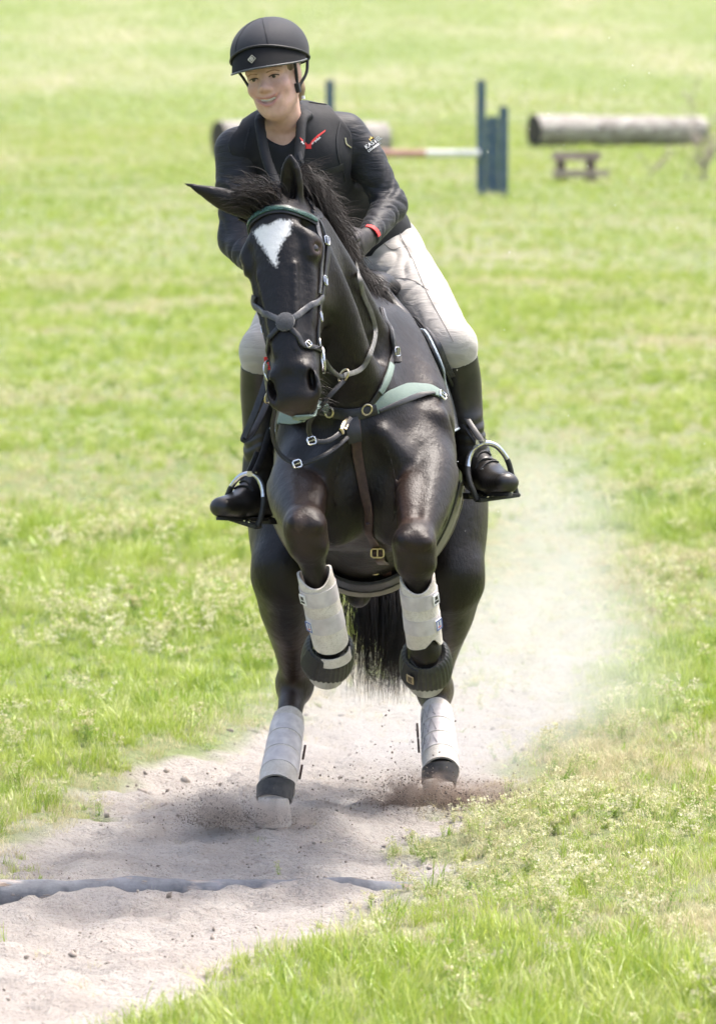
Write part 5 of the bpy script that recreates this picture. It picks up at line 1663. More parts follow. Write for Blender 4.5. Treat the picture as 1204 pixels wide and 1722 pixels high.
lw = px2m([(504.5, 231), (510, 235), (515.5, 240.5), (519, 246)], 519, 243); lw2 = px2m([(506, 234.5), (510, 239), (514, 244), (516, 248)], 519, 243)
rw = px2m([(519, 246), (524, 237), (534, 227), (547, 218.5)], 519, 243); rw2 = px2m([(522, 247), (527, 239.5), (536, 230), (547, 221)], 519, 243)
cw = px2m([(516, 241), (519, 243), (522, 241)], 519, 243); cw2 = px2m([(514, 250), (519, 250), (524, 250)], 519, 243)
for L_, R_ in ((lw, lw2), (rw, rw2), (cw, cw2)):
    print_on('chest_emblem', strip_art(L_, R_), VB, W(519, 243, -.55), V(1, 0, 0), V(0, 0, 1), MAT['red'], rider, .002)
d1 = (V(math.cos(R(-45)), 0, math.sin(R(-45))), V(-math.sin(R(-45)), 0, math.cos(R(-45))))
d2 = (V(math.cos(R(38)), 0, math.sin(R(38))), V(-math.sin(R(38)), 0, math.cos(R(38))))
print_on('chest_lettering', text_mesh('the', .0085), VB, W(506, 238.5, -.55), *d1, MAT['white'], rider, .002)
print_on('chest_lettering', text_mesh('air jacket', .0085), VB, W(525, 243, -.55), *d2, MAT['white'], rider, .002)
# seams, pocket and piping on the vest
def vpts(pix, off=.002): return [p for p in (hit(VB, a, b_, off)[0] for a, b_ in pix) if p is not None]
MAT['piping_y'] = simple('pale_piping', (0.42, 0.40, 0.25), (0.5, 0.48, 0.32), 90, .6, 0)
MAT['seam'] = simple('vest_trim', (0.008, 0.009, 0.011), (0.013, 0.014, 0.016), 120, .55, .2, .001)
for nm, pix, w, mt in (('front_placket', [(503, 256), (509, 275), (516, 300)], .012, 'seam'), ('pocket_flap', [(538, 292), (556, 288), (577, 280)], .020, 'seam'),
                       ('shoulder_seam', [(520, 172), (548, 176), (575, 190)], .004, 'seam'), ('chest_seam', [(572, 205), (566, 235), (570, 270), (580, 305)], .004, 'seam'),
                       ('chest_seam', [(420, 215), (412, 245), (408, 275), (412, 300)], .004, 'seam'), ('reflective_piping', [(580, 232), (586, 246), (592, 262)], .0035, 'piping_y')):
    q = vpts(pix)
    if len(q) > 1: strap(nm, q, w, .0025, MAT[mt], vest, VB, .0005)
# ------------------------------------------------------------------ terrain
def gbase(x, y):
    a = y - 1.0; b_ = y - 175.0
    return 0.026 * (np.sqrt(a * a + 6.0) + a) / 2 - 0.0125 + 0.036 * (np.sqrt(b_ * b_ + 900.0) + b_) / 2 - 0.045

_lat = np.random.default_rng(5).random((64, 64))
def vnoise(x, y, sc, seed=0):
    u = np.asarray(x) * sc + seed * 17.3; v = np.asarray(y) * sc + seed * 9.1
    i, j = np.floor(u).astype(int), np.floor(v).astype(int)
    f, g = u - i, v - j
    f = f * f * (3 - 2 * f); g = g * g * (3 - 2 * g)
    L = lambda a, b_: _lat[a % 64, b_ % 64]
    return (L(i, j) * (1 - f) + L(i + 1, j) * f) * (1 - g) + (L(i, j + 1) * (1 - f) + L(i + 1, j + 1) * f) * g
def fbm(x, y, sc, o=4, seed=0):
    r, a = 0, .5
    for q in range(o):
        r = r + a * vnoise(x, y, sc * 2 ** q, seed + q * 3); a *= .5
    return r

def ground_at(px, py):
    d = (_fwd * FPX + _right * (px - PW / 2) - _up * (py - PH / 2))
    lo, hi = 5.0, 900.0
    f = lambda t: (CAM.z + d.z / d.y * t) - float(gbase(0, CAM.y + t))
    for _ in range(60):
        m = (lo + hi) / 2
        if f(m) > 0: lo = m
        else: hi = m
    t = lo
    return V(CAM.x + d.x / d.y * t, CAM.y + t, CAM.z + d.z / d.y * t)

TRACK = [(-420, 1640), (-200, 1520), (0, 1446), (60, 1405), (120, 1362), (205, 1300), (290, 1278), (380, 1252), (440, 1215), (505, 1150), (545, 1090), (610, 1040), (700, 960), (800, 880), (850, 810), (895, 770),
         (955, 800), (975, 900), (990, 1000), (1000, 1100), (975, 1180), (880, 1262), (850, 1300), (885, 1335), (800, 1390), (705, 1412), (748, 1450), (700, 1505), (600, 1562), (450, 1612), (330, 1665), (215, 1740), (60, 1880), (-500, 1900)]
TW = np.array([tuple(ground_at(*p))[:2] for p in TRACK])
def sand_sd(x, y):
    """Signed distance to the edge of the sandy track (positive inside)."""
    x, y = np.asarray(x, float), np.asarray(y, float)
    dm = np.full(x.shape, 1e9); ins = np.zeros(x.shape, bool)
    for i in range(len(TW)):
        a, b_ = TW[i], TW[(i + 1) % len(TW)]
        ab = b_ - a; t = np.clip(((x - a[0]) * ab[0] + (y - a[1]) * ab[1]) / (ab @ ab), 0, 1)
        dm = np.minimum(dm, np.hypot(x - a[0] - t * ab[0], y - a[1] - t * ab[1]))
        ins ^= ((a[1] > y) != (b_[1] > y)) & (x < (b_[0] - a[0]) * (y - a[1]) / (b_[1] - a[1] + 1e-12) + a[0])
    return np.where(ins, dm, -dm)
POLE_A, POLE_B = ground_at(-170, 1503), ground_at(690, 1482)
def gheight(x, y):
    x, y = np.asarray(x, float), np.asarray(y, float)
    z = gbase(x, y)
    near = np.clip((14 - y) / 6, 0, 1)
    sd = sand_sd(x, y)
    sm = np.clip(sd / .25 + .5, 0, 1) * near
    z = z + near * (.05 * (fbm(x, y, .9, 3, 2) - .47)) + sm * (.085 * (fbm(x, y, 4.5, 4, 1) - .47) + .055 * np.abs(fbm(x, y, 9, 2, 14) - .37) + .034 * (fbm(x, y, 26, 2, 4) - .37)) - .03 * sm + .02 * near * (1 - sm)
    # sand banked on the near side of the buried pole, hollow behind it
    ab = np.array([POLE_B.x - POLE_A.x, POLE_B.y - POLE_A.y]); L = np.linalg.norm(ab); ab /= L
    q = (x - POLE_A.x) * ab[0] + (y - POLE_A.y) * ab[1]; r = -(x - POLE_A.x) * ab[1] + (y - POLE_A.y) * ab[0]
    on = np.clip((q + .3) * 4, 0, 1) * np.clip((L + .2 - q) * 4, 0, 1)
    bank = np.exp(-((r + .15) / .12) ** 2) * (.022 + .075 * np.clip(fbm(q, q * 0, 2.3, 3, 9) - .35, 0, 1)) 
    scoop = -np.exp(-((r + .075) / .055) ** 2) * .05 * np.clip(fbm(q, q * 0, 2.3, 2, 13) * 2 - .75, 0, 1)
    z = z + on * (bank + scoop)
    # prints under the hind feet
    for fx, fy in ((HLg['hoof'].x, HLg['hoof'].y), (HRg['hoof'].x, HRg['hoof'].y)):
        rr = np.hypot(x - fx, y - fy)
        z = z - .0 * np.exp(-(rr / .1) ** 2) + .03 * np.exp(-((rr - .2) / .07) ** 2)
        z = np.where(rr < .13, np.minimum(z, .004), z)
    return z

def spaced(lo, hi, fine_lo, fine_hi, step, grow):
    a = list(np.arange(fine_lo, fine_hi, step))
    s, p = step, fine_hi
    while p < hi: a.append(p); s *= grow; p += s
    a.append(hi)
    s, p, l = step, fine_lo, []
    while p > lo: s *= grow; p -= s; l.append(max(p, lo))
    return np.array(l[::-1] + a)
gx = spaced(-260, 260, -2.3, 2.3, .024, 1.09)
gy = spaced(-40, 900, -4.6, 3.2, .03, 1.035)
GX, GY = np.meshgrid(gx, gy, indexing='ij')
GZ = gheight(GX.ravel(), GY.ravel())
ni, nj = GX.shape
I, Jx = np.meshgrid(np.arange(ni - 1), np.arange(nj - 1), indexing='ij')
q0 = (I * nj + Jx).ravel()
gf = np.stack([q0, q0 + nj, q0 + nj + 1, q0 + 1], 1)
ground_me = mesh_np('ground', np.stack([GX.ravel(), GY.ravel(), GZ], 1), gf)
gsd = sand_sd(GX.ravel(), GY.ravel())
sandw = np.clip((gsd + .16 * (fbm(GX.ravel(), GY.ravel(), 3.5, 4, 6) - .47) * 3) / .14 + .5, 0, 1)
far_fade = np.clip((GY.ravel() - 2.0) / 5.0, 0, 1)
sandw = sandw * (1 - .80 * far_fade)
set_attr(ground_me, 'sand', sandw)
GB = bvh_of(ground_me) if False else None
def mat_ground():
    m, nt, b = new_mat('meadow_ground')
    at = nd(nt, 'ShaderNodeAttribute', attribute_name='sand')
    n1 = noise(nt, 5, 6, .6); n2 = noise(nt, 70, 5, .7); n3 = noise(nt, .12, 5, .6, stretch=(1, .30, 1)); n4 = noise(nt, 22, 4, .7)
    sand = ramp(nt, n1.outputs[0], [(0.3, (0.355, 0.32, 0.285)), (0.65, (0.46, 0.425, 0.385))])
    grit = ramp(nt, n2.outputs[0], [(0.30, (0.50, 0.45, 0.41)), (0.46, (1, 1, 1))])
    ms = nd(nt, 'ShaderNodeMix', data_type='RGBA', blend_type='MULTIPLY'); ms.inputs[0].default_value = .75
    nt.links.new(sand.outputs[0], ms.inputs[6]); nt.links.new(grit.outputs[0], ms.inputs[7])
    gr = ramp(nt, n3.outputs[0], [(0.30, (0.185, 0.24, 0.085)), (0.46, (0.235, 0.285, 0.125)), (0.57, (0.29, 0.31, 0.175)), (0.70, (0.37, 0.35, 0.235))])
    gd = ramp(nt, n4.outputs[0], [(0.3, (0.55, 0.55, 0.5)), (0.7, (1, 1, 1))])
    mg = nd(nt, 'ShaderNodeMix', data_type='RGBA', blend_type='MULTIPLY'); mg.inputs[0].default_value = .6
    nt.links.new(gr.outputs[0], mg.inputs[6]); nt.links.new(gd.outputs[0], mg.inputs[7])
    mx = nd(nt, 'ShaderNodeMix', data_type='RGBA')
    nt.links.new(at.outputs['Fac'], mx.inputs[0]); nt.links.new(mg.outputs[2], mx.inputs[6]); nt.links.new(ms.outputs[2], mx.inputs[7])
    nt.links.new(mx.outputs[2], b.inputs['Base Color'])
    b.inputs['Roughness'].default_value = .95
    b.inputs['Specular IOR Level'].default_value = .15
    bp = add_bump(nt, b, n2.outputs[0], .8, .02)
    add_bump(nt, b, n4.outputs[0], .7, .045, bp)
    return m
ground = link('ground', ground_me, None, mat_ground())
tag(ground, kind='structure')

# ------------------------------------------------------------------ loose grit on the track
def chunk_mesh(name, P, S, mat, parent=None, seed=1):
    """Many small angular lumps in one mesh (octahedra, squashed and turned)."""
    r = np.random.default_rng(seed); n = len(P)
    base = np.array([(1, 0, 0), (-1, 0, 0), (0, 1, 0), (0, -1, 0), (0, 0, 1), (0, 0, -1)], float)
    fc = np.array([(0, 2, 4), (2, 1, 4), (1, 3, 4), (3, 0, 4), (2, 0, 5), (1, 2, 5), (3, 1, 5), (0, 3, 5)])
    B = base[None] * r.uniform(.5, 1.2, (n, 6, 1)) + r.normal(0, .15, (n, 6, 3))
    A = r.normal(size=(n, 3, 3)); Qm = np.linalg.qr(A)[0]
    Vv = np.einsum('nij,nkj->nki', Qm, B) * np.asarray(S)[:, None, None] + np.asarray(P)[:, None, :]
    Fv = (fc[None] + 6 * np.arange(n)[:, None, None]).reshape(-1, 3)
    return link(name, mesh_np(name, Vv.reshape(-1, 3), Fv, smooth=False), parent, mat)
MAT['clod'] = simple('soil_clod', (0.15, 0.12, 0.10), (0.40, 0.35, 0.30), 9, .95, .3, .003)
n = 6500
x = rng.uniform(-2.2, 1.6, n); y = rng.uniform(-4.2, 4.5, n)
k = sand_sd(x, y) > -.05; x, y = x[k], y[k]
sz = rng.lognormal(-6.05, .6, len(x)); big = rng.random(len(x)) < .03; sz = np.where(big, rng.uniform(.007, .018, len(x)), np.clip(sz, .001, .010))
tag(chunk_mesh('soil_grit', np.stack([x, y, gheight(x, y) + sz * .2], 1), sz, MAT['clod'], seed=3), 'small dark crumbs of soil scattered over the pale sandy track', 'soil', kind='stuff')

# ------------------------------------------------------------------ half-buried pole
def mat_pole():
    m, nt, b = new_mat('weathered_pole')
    n1 = noise(nt, 14, 6, .7, stretch=(.35, 1, 1)); n2 = noise(nt, 60, 4, .6, stretch=(.12, 1, 1)); n3 = noise(nt, 14, 5, .7)
    wood = ramp(nt, n2.outputs[0], [(0.3, (0.13, 0.095, 0.07)), (0.7, (0.34, 0.26, 0.20))])
    paint = ramp(nt, n3.outputs[0], [(0.3, (0.075, 0.08, 0.09)), (0.7, (0.22, 0.225, 0.24))])
    f1 = ramp(nt, n1.outputs[0], [(0.55, (0, 0, 0)), (0.60, (1, 1, 1))])
    mx = nd(nt, 'ShaderNodeMix', data_type='RGBA'); nt.links.new(f1.outputs[0], mx.inputs[0]); nt.links.new(paint.outputs[0], mx.inputs[6]); nt.links.new(wood.outputs[0], mx.inputs[7])
    n4 = noise(nt, 5, 5, .6, stretch=(.5, 1, 1)); f2 = ramp(nt, n4.outputs[0], [(0.55, (0, 0, 0)), (0.64, (1, 1, 1))])
    mx2 = nd(nt, 'ShaderNodeMix', data_type='RGBA'); nt.links.new(f2.outputs[0], mx2.inputs[0]); nt.links.new(mx.outputs[2], mx2.inputs[6]); mx2.inputs[7].default_value = (.42, .37, .33, 1)
    nt.links.new(mx2.outputs[2], b.inputs['Base Color']); b.inputs['Roughness'].default_value = .8
    bp = add_bump(nt, b, f1.outputs[0], .5, .004); add_bump(nt, b, n2.outputs[0], .6, .004, bp)
    return m
b = MB(); pts, rr = [], []
for t in np.linspace(0, 1, 60):
    p = POLE_A.lerp(POLE_B, t); pts.append(V(p.x, p.y + .006 * math.sin(t * 9), -.010 - .028 * t ** 2 + .004 * math.sin(t * 17))); rr.append(.046 + .0025 * math.sin(t * 31) + .0015 * math.sin(t * 73) - .004 * t)
b.tube(pts, rr, 20)
pole = b.build('timber_pole', mat_pole(), None, angle=50)
tag(pole, 'weathered timber pole half buried across the sand in front of the horse', 'pole')

# ------------------------------------------------------------------ grasses and weeds
def blade_arrays(n, h, w, lean, r, seed, base_r=.02, seg=3):
    g = np.random.default_rng(seed)
    vs, fs = [], []
    for i in range(n):
        a = g.uniform(0, 6.283); d = np.array([math.cos(a), math.sin(a), 0])
        p = np.array([*(g.normal(0, base_r, 2)), -.005]); hh = h * g.uniform(.45, 1.1); ln = lean * g.uniform(.2, 1.3); ww = w * g.uniform(.6, 1.2)
        b_ = g.uniform(0, 6.283); sd = np.array([math.cos(b_), math.sin(b_), 0]); sd = sd - d * sd.dot(d) * .6; sd /= np.linalg.norm(sd)
        o = len(vs)
        for s in range(seg + 1):
            t = s / seg
            c = p + d * (ln * hh * t ** 1.9) + np.array([0, 0, hh * (t - .28 * ln * t * t)])
            k = ww * (1 - t) ** .6 * (1 if s else .8)
            if s < seg: vs += [c - sd * k * .5, c + sd * k * .5]
            else: vs.append(c)
        for s in range(seg - 1): fs.append((o + 2 * s, o + 2 * s + 1, o + 2 * s + 3, o + 2 * s + 2))
        fs.append((o + 2 * seg - 2, o + 2 * seg - 1, o + 2 * seg))
    return vs, fs
def mat_leaf(name, stops, trans=.45, hueobj=True):
    m = bpy.data.materials.new(name); m.use_nodes = True; nt = m.node_tree
    for q in list(nt.nodes): nt.nodes.remove(q)
    oi = nd(nt, 'ShaderNodeObjectInfo')
    r = ramp(nt, oi.outputs['Random'], stops)
    n = noise(nt, 25, 2)
    mm = nd(nt, 'ShaderNodeMix', data_type='RGBA', blend_type='MULTIPLY'); mm.inputs[0].default_value = .5
    rv = ramp(nt, n.outputs[0], [(0.35, (.7, .7, .6)), (0.65, (1.15, 1.1, 1.0))])
    nt.links.new(r.outputs[0], mm.inputs[6]); nt.links.new(rv.outputs[0], mm.inputs[7])
    d = nd(nt, 'ShaderNodeBsdfDiffuse'); t = nd(nt, 'ShaderNodeBsdfTranslucent'); g = nd(nt, 'ShaderNodeBsdfGlossy'); g.inputs['Roughness'].default_value = .42
    nt.links.new(mm.outputs[2], d.inputs[0]); nt.links.new(mm.outputs[2], t.inputs[0]); g.inputs[0].default_value = (.9, .95, .85, 1)
    x1 = nd(nt, 'ShaderNodeMixShader'); x1.inputs[0].default_value = trans
    nt.links.new(d.outputs[0], x1.inputs[1]); nt.links.new(t.outputs[0], x1.inputs[2])
    x2 = nd(nt, 'ShaderNodeMixShader'); x2.inputs[0].default_value = .06
    nt.links.new(x1.outputs[0], x2.inputs[1]); nt.links.new(g.outputs[0], x2.inputs[2])
    o = nd(nt, 'ShaderNodeOutputMaterial'); nt.links.new(x2.outputs[0], o.inputs[0])
    return m
MAT['blade'] = mat_leaf('grass_blade', [(0.0, (0.23, 0.345, 0.035)), (0.35, (0.335, 0.45, 0.05)), (0.7, (0.435, 0.525, 0.10)), (1.0, (0.57, 0.605, 0.28))])
MAT['straw'] = mat_leaf('dry_grass', [(0.0, (0.46, 0.40, 0.22)), (0.5, (0.58, 0.51, 0.32)), (1.0, (0.66, 0.60, 0.40))], .35)
MAT['weedleaf'] = mat_leaf('weed_leaf', [(0.0, (0.20, 0.34, 0.05)), (0.5, (0.32, 0.44, 0.10)), (1.0, (0.45, 0.52, 0.18))], .4)
MAT['petal'] = mat_leaf('pale_flower', [(0.0, (0.62, 0.60, 0.33)), (0.5, (0.72, 0.70, 0.46)), (1.0, (0.78, 0.76, 0.58))], .35)
MAT['orange'] = simple('orange_flower', (0.8, 0.32, 0.02), (0.85, 0.42, 0.03), 50, .6, 0)
protos = bpy.data.collections.new('plants')
PN = []
def proto(name, parts):
    vs, fs, mi, mats = [], [], [], []
    for (v, f, m) in parts:
        o = len(vs); vs += [tuple(q) for q in v]; fs += [tuple(i + o for i in q) for q in f]; mi += [len(mats)] * len(f); mats.append(m)
    me = bpy.data.meshes.new(name); me.from_pydata(vs, [], fs)
    for m in mats: me.materials.append(m)
    me.polygons.foreach_set('material_index', np.array(mi, dtype=np.int32)); me.update()
    ob = bpy.data.objects.new('%02d_%s' % (len(PN), name), me); protos.objects.link(ob); PN.append(name)
def weed(seed, stems, h, head):
    g = np.random.default_rng(seed)
    sv, sf, hv, hf = [], [], [], []
    for i in range(stems):
        a = g.uniform(0, 6.283); ln = g.uniform(.1, .6); hh = h * g.uniform(.55, 1.1)
        p0 = np.array([*g.normal(0, .012, 2), 0.0]); tip = p0 + np.array([math.cos(a) * ln * hh, math.sin(a) * ln * hh, hh])
        sd = np.array([-math.sin(a), math.cos(a), 0]) * .0011
        o = len(sv); sv += [p0 - sd, p0 + sd, tip + sd, tip - sd]; sf.append((o, o + 1, o + 2, o + 3))
        for q in range(4):
            t = g.uniform(.15, .8); c = p0 + (tip - p0) * t; b_ = g.uniform(0, 6.283); d = np.array([math.cos(b_), math.sin(b_), .5]) * g.uniform(.012, .028); s2 = np.array([-d[1], d[0], 0]) * .22
            o = len(sv); sv += [c, c + d * .5 + s2, c + d, c + d * .5 - s2]; sf.append((o, o + 1, o + 2, o + 3))
        for q in range(head):
            c = tip + g.normal(0, .010, 3) * np.array([1, 1, .7]); r_ = g.uniform(.0028, .0058)
            for w in range(2):
                u = g.normal(size=3); u /= np.linalg.norm(u); v = np.cross(u, g.normal(size=3)); v /= np.linalg.norm(v)
                o = len(hv); hv += [c + u * r_, c + v * r_, c - u * r_, c - v * r_]; hf.append((o, o + 1, o + 2, o + 3))
    return [(sv, sf, MAT['weedleaf']), (hv, hf, MAT['petal'])]
for i in range(4):    # green tufts
    v, f = blade_arrays(26, .115 + .02 * i, .0052, .45 + .12 * i, .02, 20 + i, .024); proto('grass_tuft', [(v, f, MAT['blade'])])
for i in range(3):    # fine short turf
    v, f = blade_arrays(30, .055 + .012 * i, .0036, .7, .02, 40 + i, .03); proto('turf_tuft', [(v, f, MAT['blade'])])
for i in range(3):    # straw
    v, f = blade_arrays(22, .075 + .02 * i, .0028, .95, .02, 60 + i, .035); proto('straw_tuft', [(v, f, MAT['straw'])])
for i in range(3): proto('flowering_weed', weed(80 + i, 7 + i, .10 + .025 * i, 14))
for i in range(2):    # broad leaves
    v, f = blade_arrays(9, .085, .020, 1.1, .02, 100 + i, .008); proto('broadleaf', [(v, f, MAT['weedleaf'])])
K_GRASS, K_TURF, K_STRAW, K_WEED, K_BROAD = (0, 4), (4, 7), (7, 10), (10, 13), (13, 15)

def scatter_object(name, P, rot, scl, idx, label, cat):
    me = bpy.data.meshes.new(name)
    me.vertices.add(len(P)); me.vertices.foreach_set('co', np.asarray(P, dtype=np.float32).ravel())
    a = me.attributes.new('rot', 'FLOAT_VECTOR', 'POINT'); a.data.foreach_set('vector', np.asarray(rot, dtype=np.float32).ravel())
    set_attr(me, 'scl', scl)
    a = me.attributes.new('idx', 'INT', 'POINT'); a.data.foreach_set('value', np.asarray(idx, dtype=np.int32))
    o = link(name, me); tag(o, label, cat, kind='stuff')
    ng = bpy.data.node_groups.new(name + '_nodes', 'GeometryNodeTree')
    ng.interface.new_socket('Geometry', in_out='INPUT', socket_type='NodeSocketGeometry')
    ng.interface.new_socket('Geometry', in_out='OUTPUT', socket_type='NodeSocketGeometry')
    gi = ng.nodes.new('NodeGroupInput'); go = ng.nodes.new('NodeGroupOutput')
    ip = ng.nodes.new('GeometryNodeInstanceOnPoints'); ci = ng.nodes.new('GeometryNodeCollectionInfo')
    ci.inputs[0].default_value = protos; ci.inputs[1].default_value = True; ci.inputs[2].default_value = True
    ip.inputs['Pick Instance'].default_value = True
    def named(t, nm):
        q = ng.nodes.new('GeometryNodeInputNamedAttribute'); q.data_type = t; q.inputs[0].default_value = nm
        return next(s for s in q.outputs if s.enabled and s.name == 'Attribute')
    ng.links.new(gi.outputs[0], ip.inputs['Points']); ng.links.new(ci.outputs[0], ip.inputs['Instance'])
    ng.links.new(named('INT', 'idx'), ip.inputs['Instance Index'])
    ng.links.new(named('FLOAT_VECTOR', 'rot'), ip.inputs['Rotation'])
    ng.links.new(named('FLOAT', 'scl'), ip.inputs['Scale'])
    ng.links.new(ip.outputs[0], go.inputs[0])
    md = o.modifiers.new('plants', 'NODES'); md.node_group = ng
    return o
def zone(y0, y1, dens, extra, sc, seed):
    g = np.random.default_rng(seed)
    hw = lambda y: (y + 15) * .0722 + extra
    area = (hw(y0) + hw(y1)) * (y1 - y0); n = int(area * dens)
    y = g.uniform(y0, y1, n * 2); x = g.uniform(-1, 1, n * 2) * hw(y1)
    k = np.abs(x) < hw(y); x, y = x[k][:n], y[k][:n]
    sd = sand_sd(x, y)
    edge = sd + .40 * (fbm(x, y, 3.0, 4, 6) - .47) * 1.6
    keep = g.random(len(x)) < np.where(edge > .04, np.where(y > 1.6, np.clip((y - 1.4) / 5, .0, .9), .012), 1.0)
    x, y, edge = x[keep], y[keep], edge[keep]
    dry = fbm(x, y, .55, 4, 21) + .28 * np.exp(-np.abs(edge) / .22) + .30 * (edge > 0)
    wd = fbm(x, y, .8, 4, 33) + .06 * ((x > .3) & (y < 1.5))
    u = g.random(len(x))
    kind = np.zeros(len(x), int); scl = g.uniform(.42, .92, len(x)) * sc
    pd_ = np.clip((dry - .472) * 3.8, .05, .92); pw = np.clip((wd - .515) * 1.9, .012, .22)
    def pick(r): return g.integers(r[0], r[1], len(x))
    gt = g.random(len(x)) < np.clip(fbm(x, y, 1.3, 3, 44) * 1.7 - .35, .12, .8)
    kind = np.where(gt, pick(K_GRASS), pick(K_TURF))
    kind = np.where(u < pd_, pick(K_STRAW), kind)
    u2 = g.random(len(x)); kind = np.where(u2 < pw, pick(K_WEED), kind)
    u3 = g.random(len(x)); kind = np.where(u3 > .985, pick(K_BROAD), kind)
    scl = scl * np.where(edge > -.12, .62, 1.0) * (.75 + .5 * vnoise(x, y, 1.1, 7))
    rot = np.stack([g.normal(0, .12, len(x)), g.normal(0, .12, len(x)), g.uniform(0, 6.283, len(x))], 1)
    return np.stack([x, y, gheight(x, y) - .004], 1), rot, scl, kind
zs = [zone(-4.6, 3, 560, .75, 1.0, 1), zone(3, 10, 360, .9, 1.0, 2), zone(10, 35, 150, 1.2, 1.0, 3), zone(35, 110, 44, 2.0, 1.0, 4), zone(110, 330, 7, 4.0, 1.5, 5)]
P, Rt, Sc, Ix = [np.concatenate([z[i] for z in zs]) for i in range(4)]
scatter_object('meadow_grass', P, Rt, Sc, Ix, 'bright spring grass with straw and pale flowering weeds covering the field', 'grass')
print('tufts', len(P))
# ------------------------------------------------------------------ jump, logs and step in the field behind
MAT['blue'] = simple('blue_paint', (0.050, 0.095, 0.155), (0.075, 0.125, 0.195), 6, .6, .2, .004)
MAT['red_paint'] = simple('red_paint', (0.40, 0.20, 0.165), (0.48, 0.26, 0.22), 6, .6, .2)
MAT['white_paint'] = simple('white_paint', (0.68, 0.67, 0.65), (0.78, 0.77, 0.75), 6, .6, .2)
MAT['bark'] = simple('grey_bark', (0.15, 0.135, 0.12), (0.46, 0.43, 0.39), 7, .9, .8, .03, detail=7, stretch=(.35, 1.6, 1.6))
MAT['endgrain'] = simple('dark_endgrain', (0.045, 0.038, 0.032), (0.09, 0.075, 0.06), 8, .9, .4, .01)
MAT['oldwood'] = simple('weathered_wood', (0.27, 0.215, 0.18), (0.40, 0.33, 0.285), 9, .85, .4, .006, stretch=(.3, 1, 1))
def board(mb, c, half, rz=0.0, axes=None):
    a = axes or (V(math.cos(rz), math.sin(rz), 0), V(-math.sin(rz), math.cos(rz), 0), V(0, 0, 1)); mb.box(c, half, a)
g0 = ground_at(826, 331)
D = g0.y + 15; mp = D / FPX                      # metres per photo pixel at the jump
def wing(name, x_tall, x_short, nsl, label, hx=1):
    """Jump stand: tall post, short post, slats between them on two rails."""
    zb = float(gbase(0, g0.y))
    o = empty(name, (x_tall, g0.y, zb)); tag(o, label, 'jump stand', 'blue stands of the show jump')
    for nm, x, h in (('tall_post', x_tall, 192 * mp), ('short_post', x_short, 148 * mp)):
        b = MB(); b.box((x, g0.y, zb + h / 2), (7 * mp, 7 * mp, h / 2)); b.build(nm, MAT['blue'], o, bevel=.012)
        b = MB(); b.box((x, g0.y, zb + h + .012), (7.6 * mp, 7.6 * mp, .014)); b.build('post_cap', MAT['blue'], o, bevel=.006)
    x0, x1 = sorted((x_tall, x_short)); x0 += 8 * mp; x1 -= 8 * mp; w = (x1 - x0) / nsl
    for i in range(nsl):
        b = MB(); h = 126 * mp + .012 * ((i * 7) % 3); b.box((x0 + w * (i + .5), g0.y - .01, zb + .06 + h / 2), (w * .485, .012, h / 2)); b.build('slat', MAT['blue'], o, bevel=.004)
    for z in (.25, .85):
        b = MB(); b.box(((x0 + x1) / 2, g0.y + .022, zb + z), ((x1 - x0) / 2, .018, .04)); b.build('rail', MAT['blue'], o)
    for x in (x_tall, x_short):
        b = MB(); b.box((x, g0.y, zb + .03), (.05, .30, .035)); b.build('foot', MAT['blue'], o, bevel=.006)
    return o
xt = (808 - 602) * mp; xs = (846 - 602) * mp
wing('jump_stand', xt, xs, 4, 'blue slatted jump stand beside the red and white pole, right of the rider')
xl = (555 - 602) * mp
wing('jump_stand', xl, xl - .34, 4, 'blue jump stand almost hidden behind the rider, only its post top showing')
zp = float(W(720, 258, g0.y).z)
pl = empty('jump_pole', (xl, g0.y - .11, zp)); tag(pl, 'red and white striped jump pole resting between the blue stands', 'jump pole')
xa, xb = xl - .1, xt - .02; cuts = [xa, xa + (xb - xa) * .18, (640 - 602) * mp - .5, (716 - 602) * mp, xb]
cuts = [xa, (600 - 602) * mp, (632 - 602) * mp, (716 - 602) * mp, xb]
for i in range(4):
    b = MB(); b.tube([(cuts[i], g0.y - .11, zp), (cuts[i + 1], g0.y - .11, zp)], 6.2 * mp, 14); b.build('band', MAT['white_paint'] if i % 2 else MAT['red_paint'], pl)
for x in (xl, xt):
    b = MB(); b.box((x, g0.y - .085, zp - .075), (.05, .045, .012)); b.build('cup', MAT['blue'], pl)
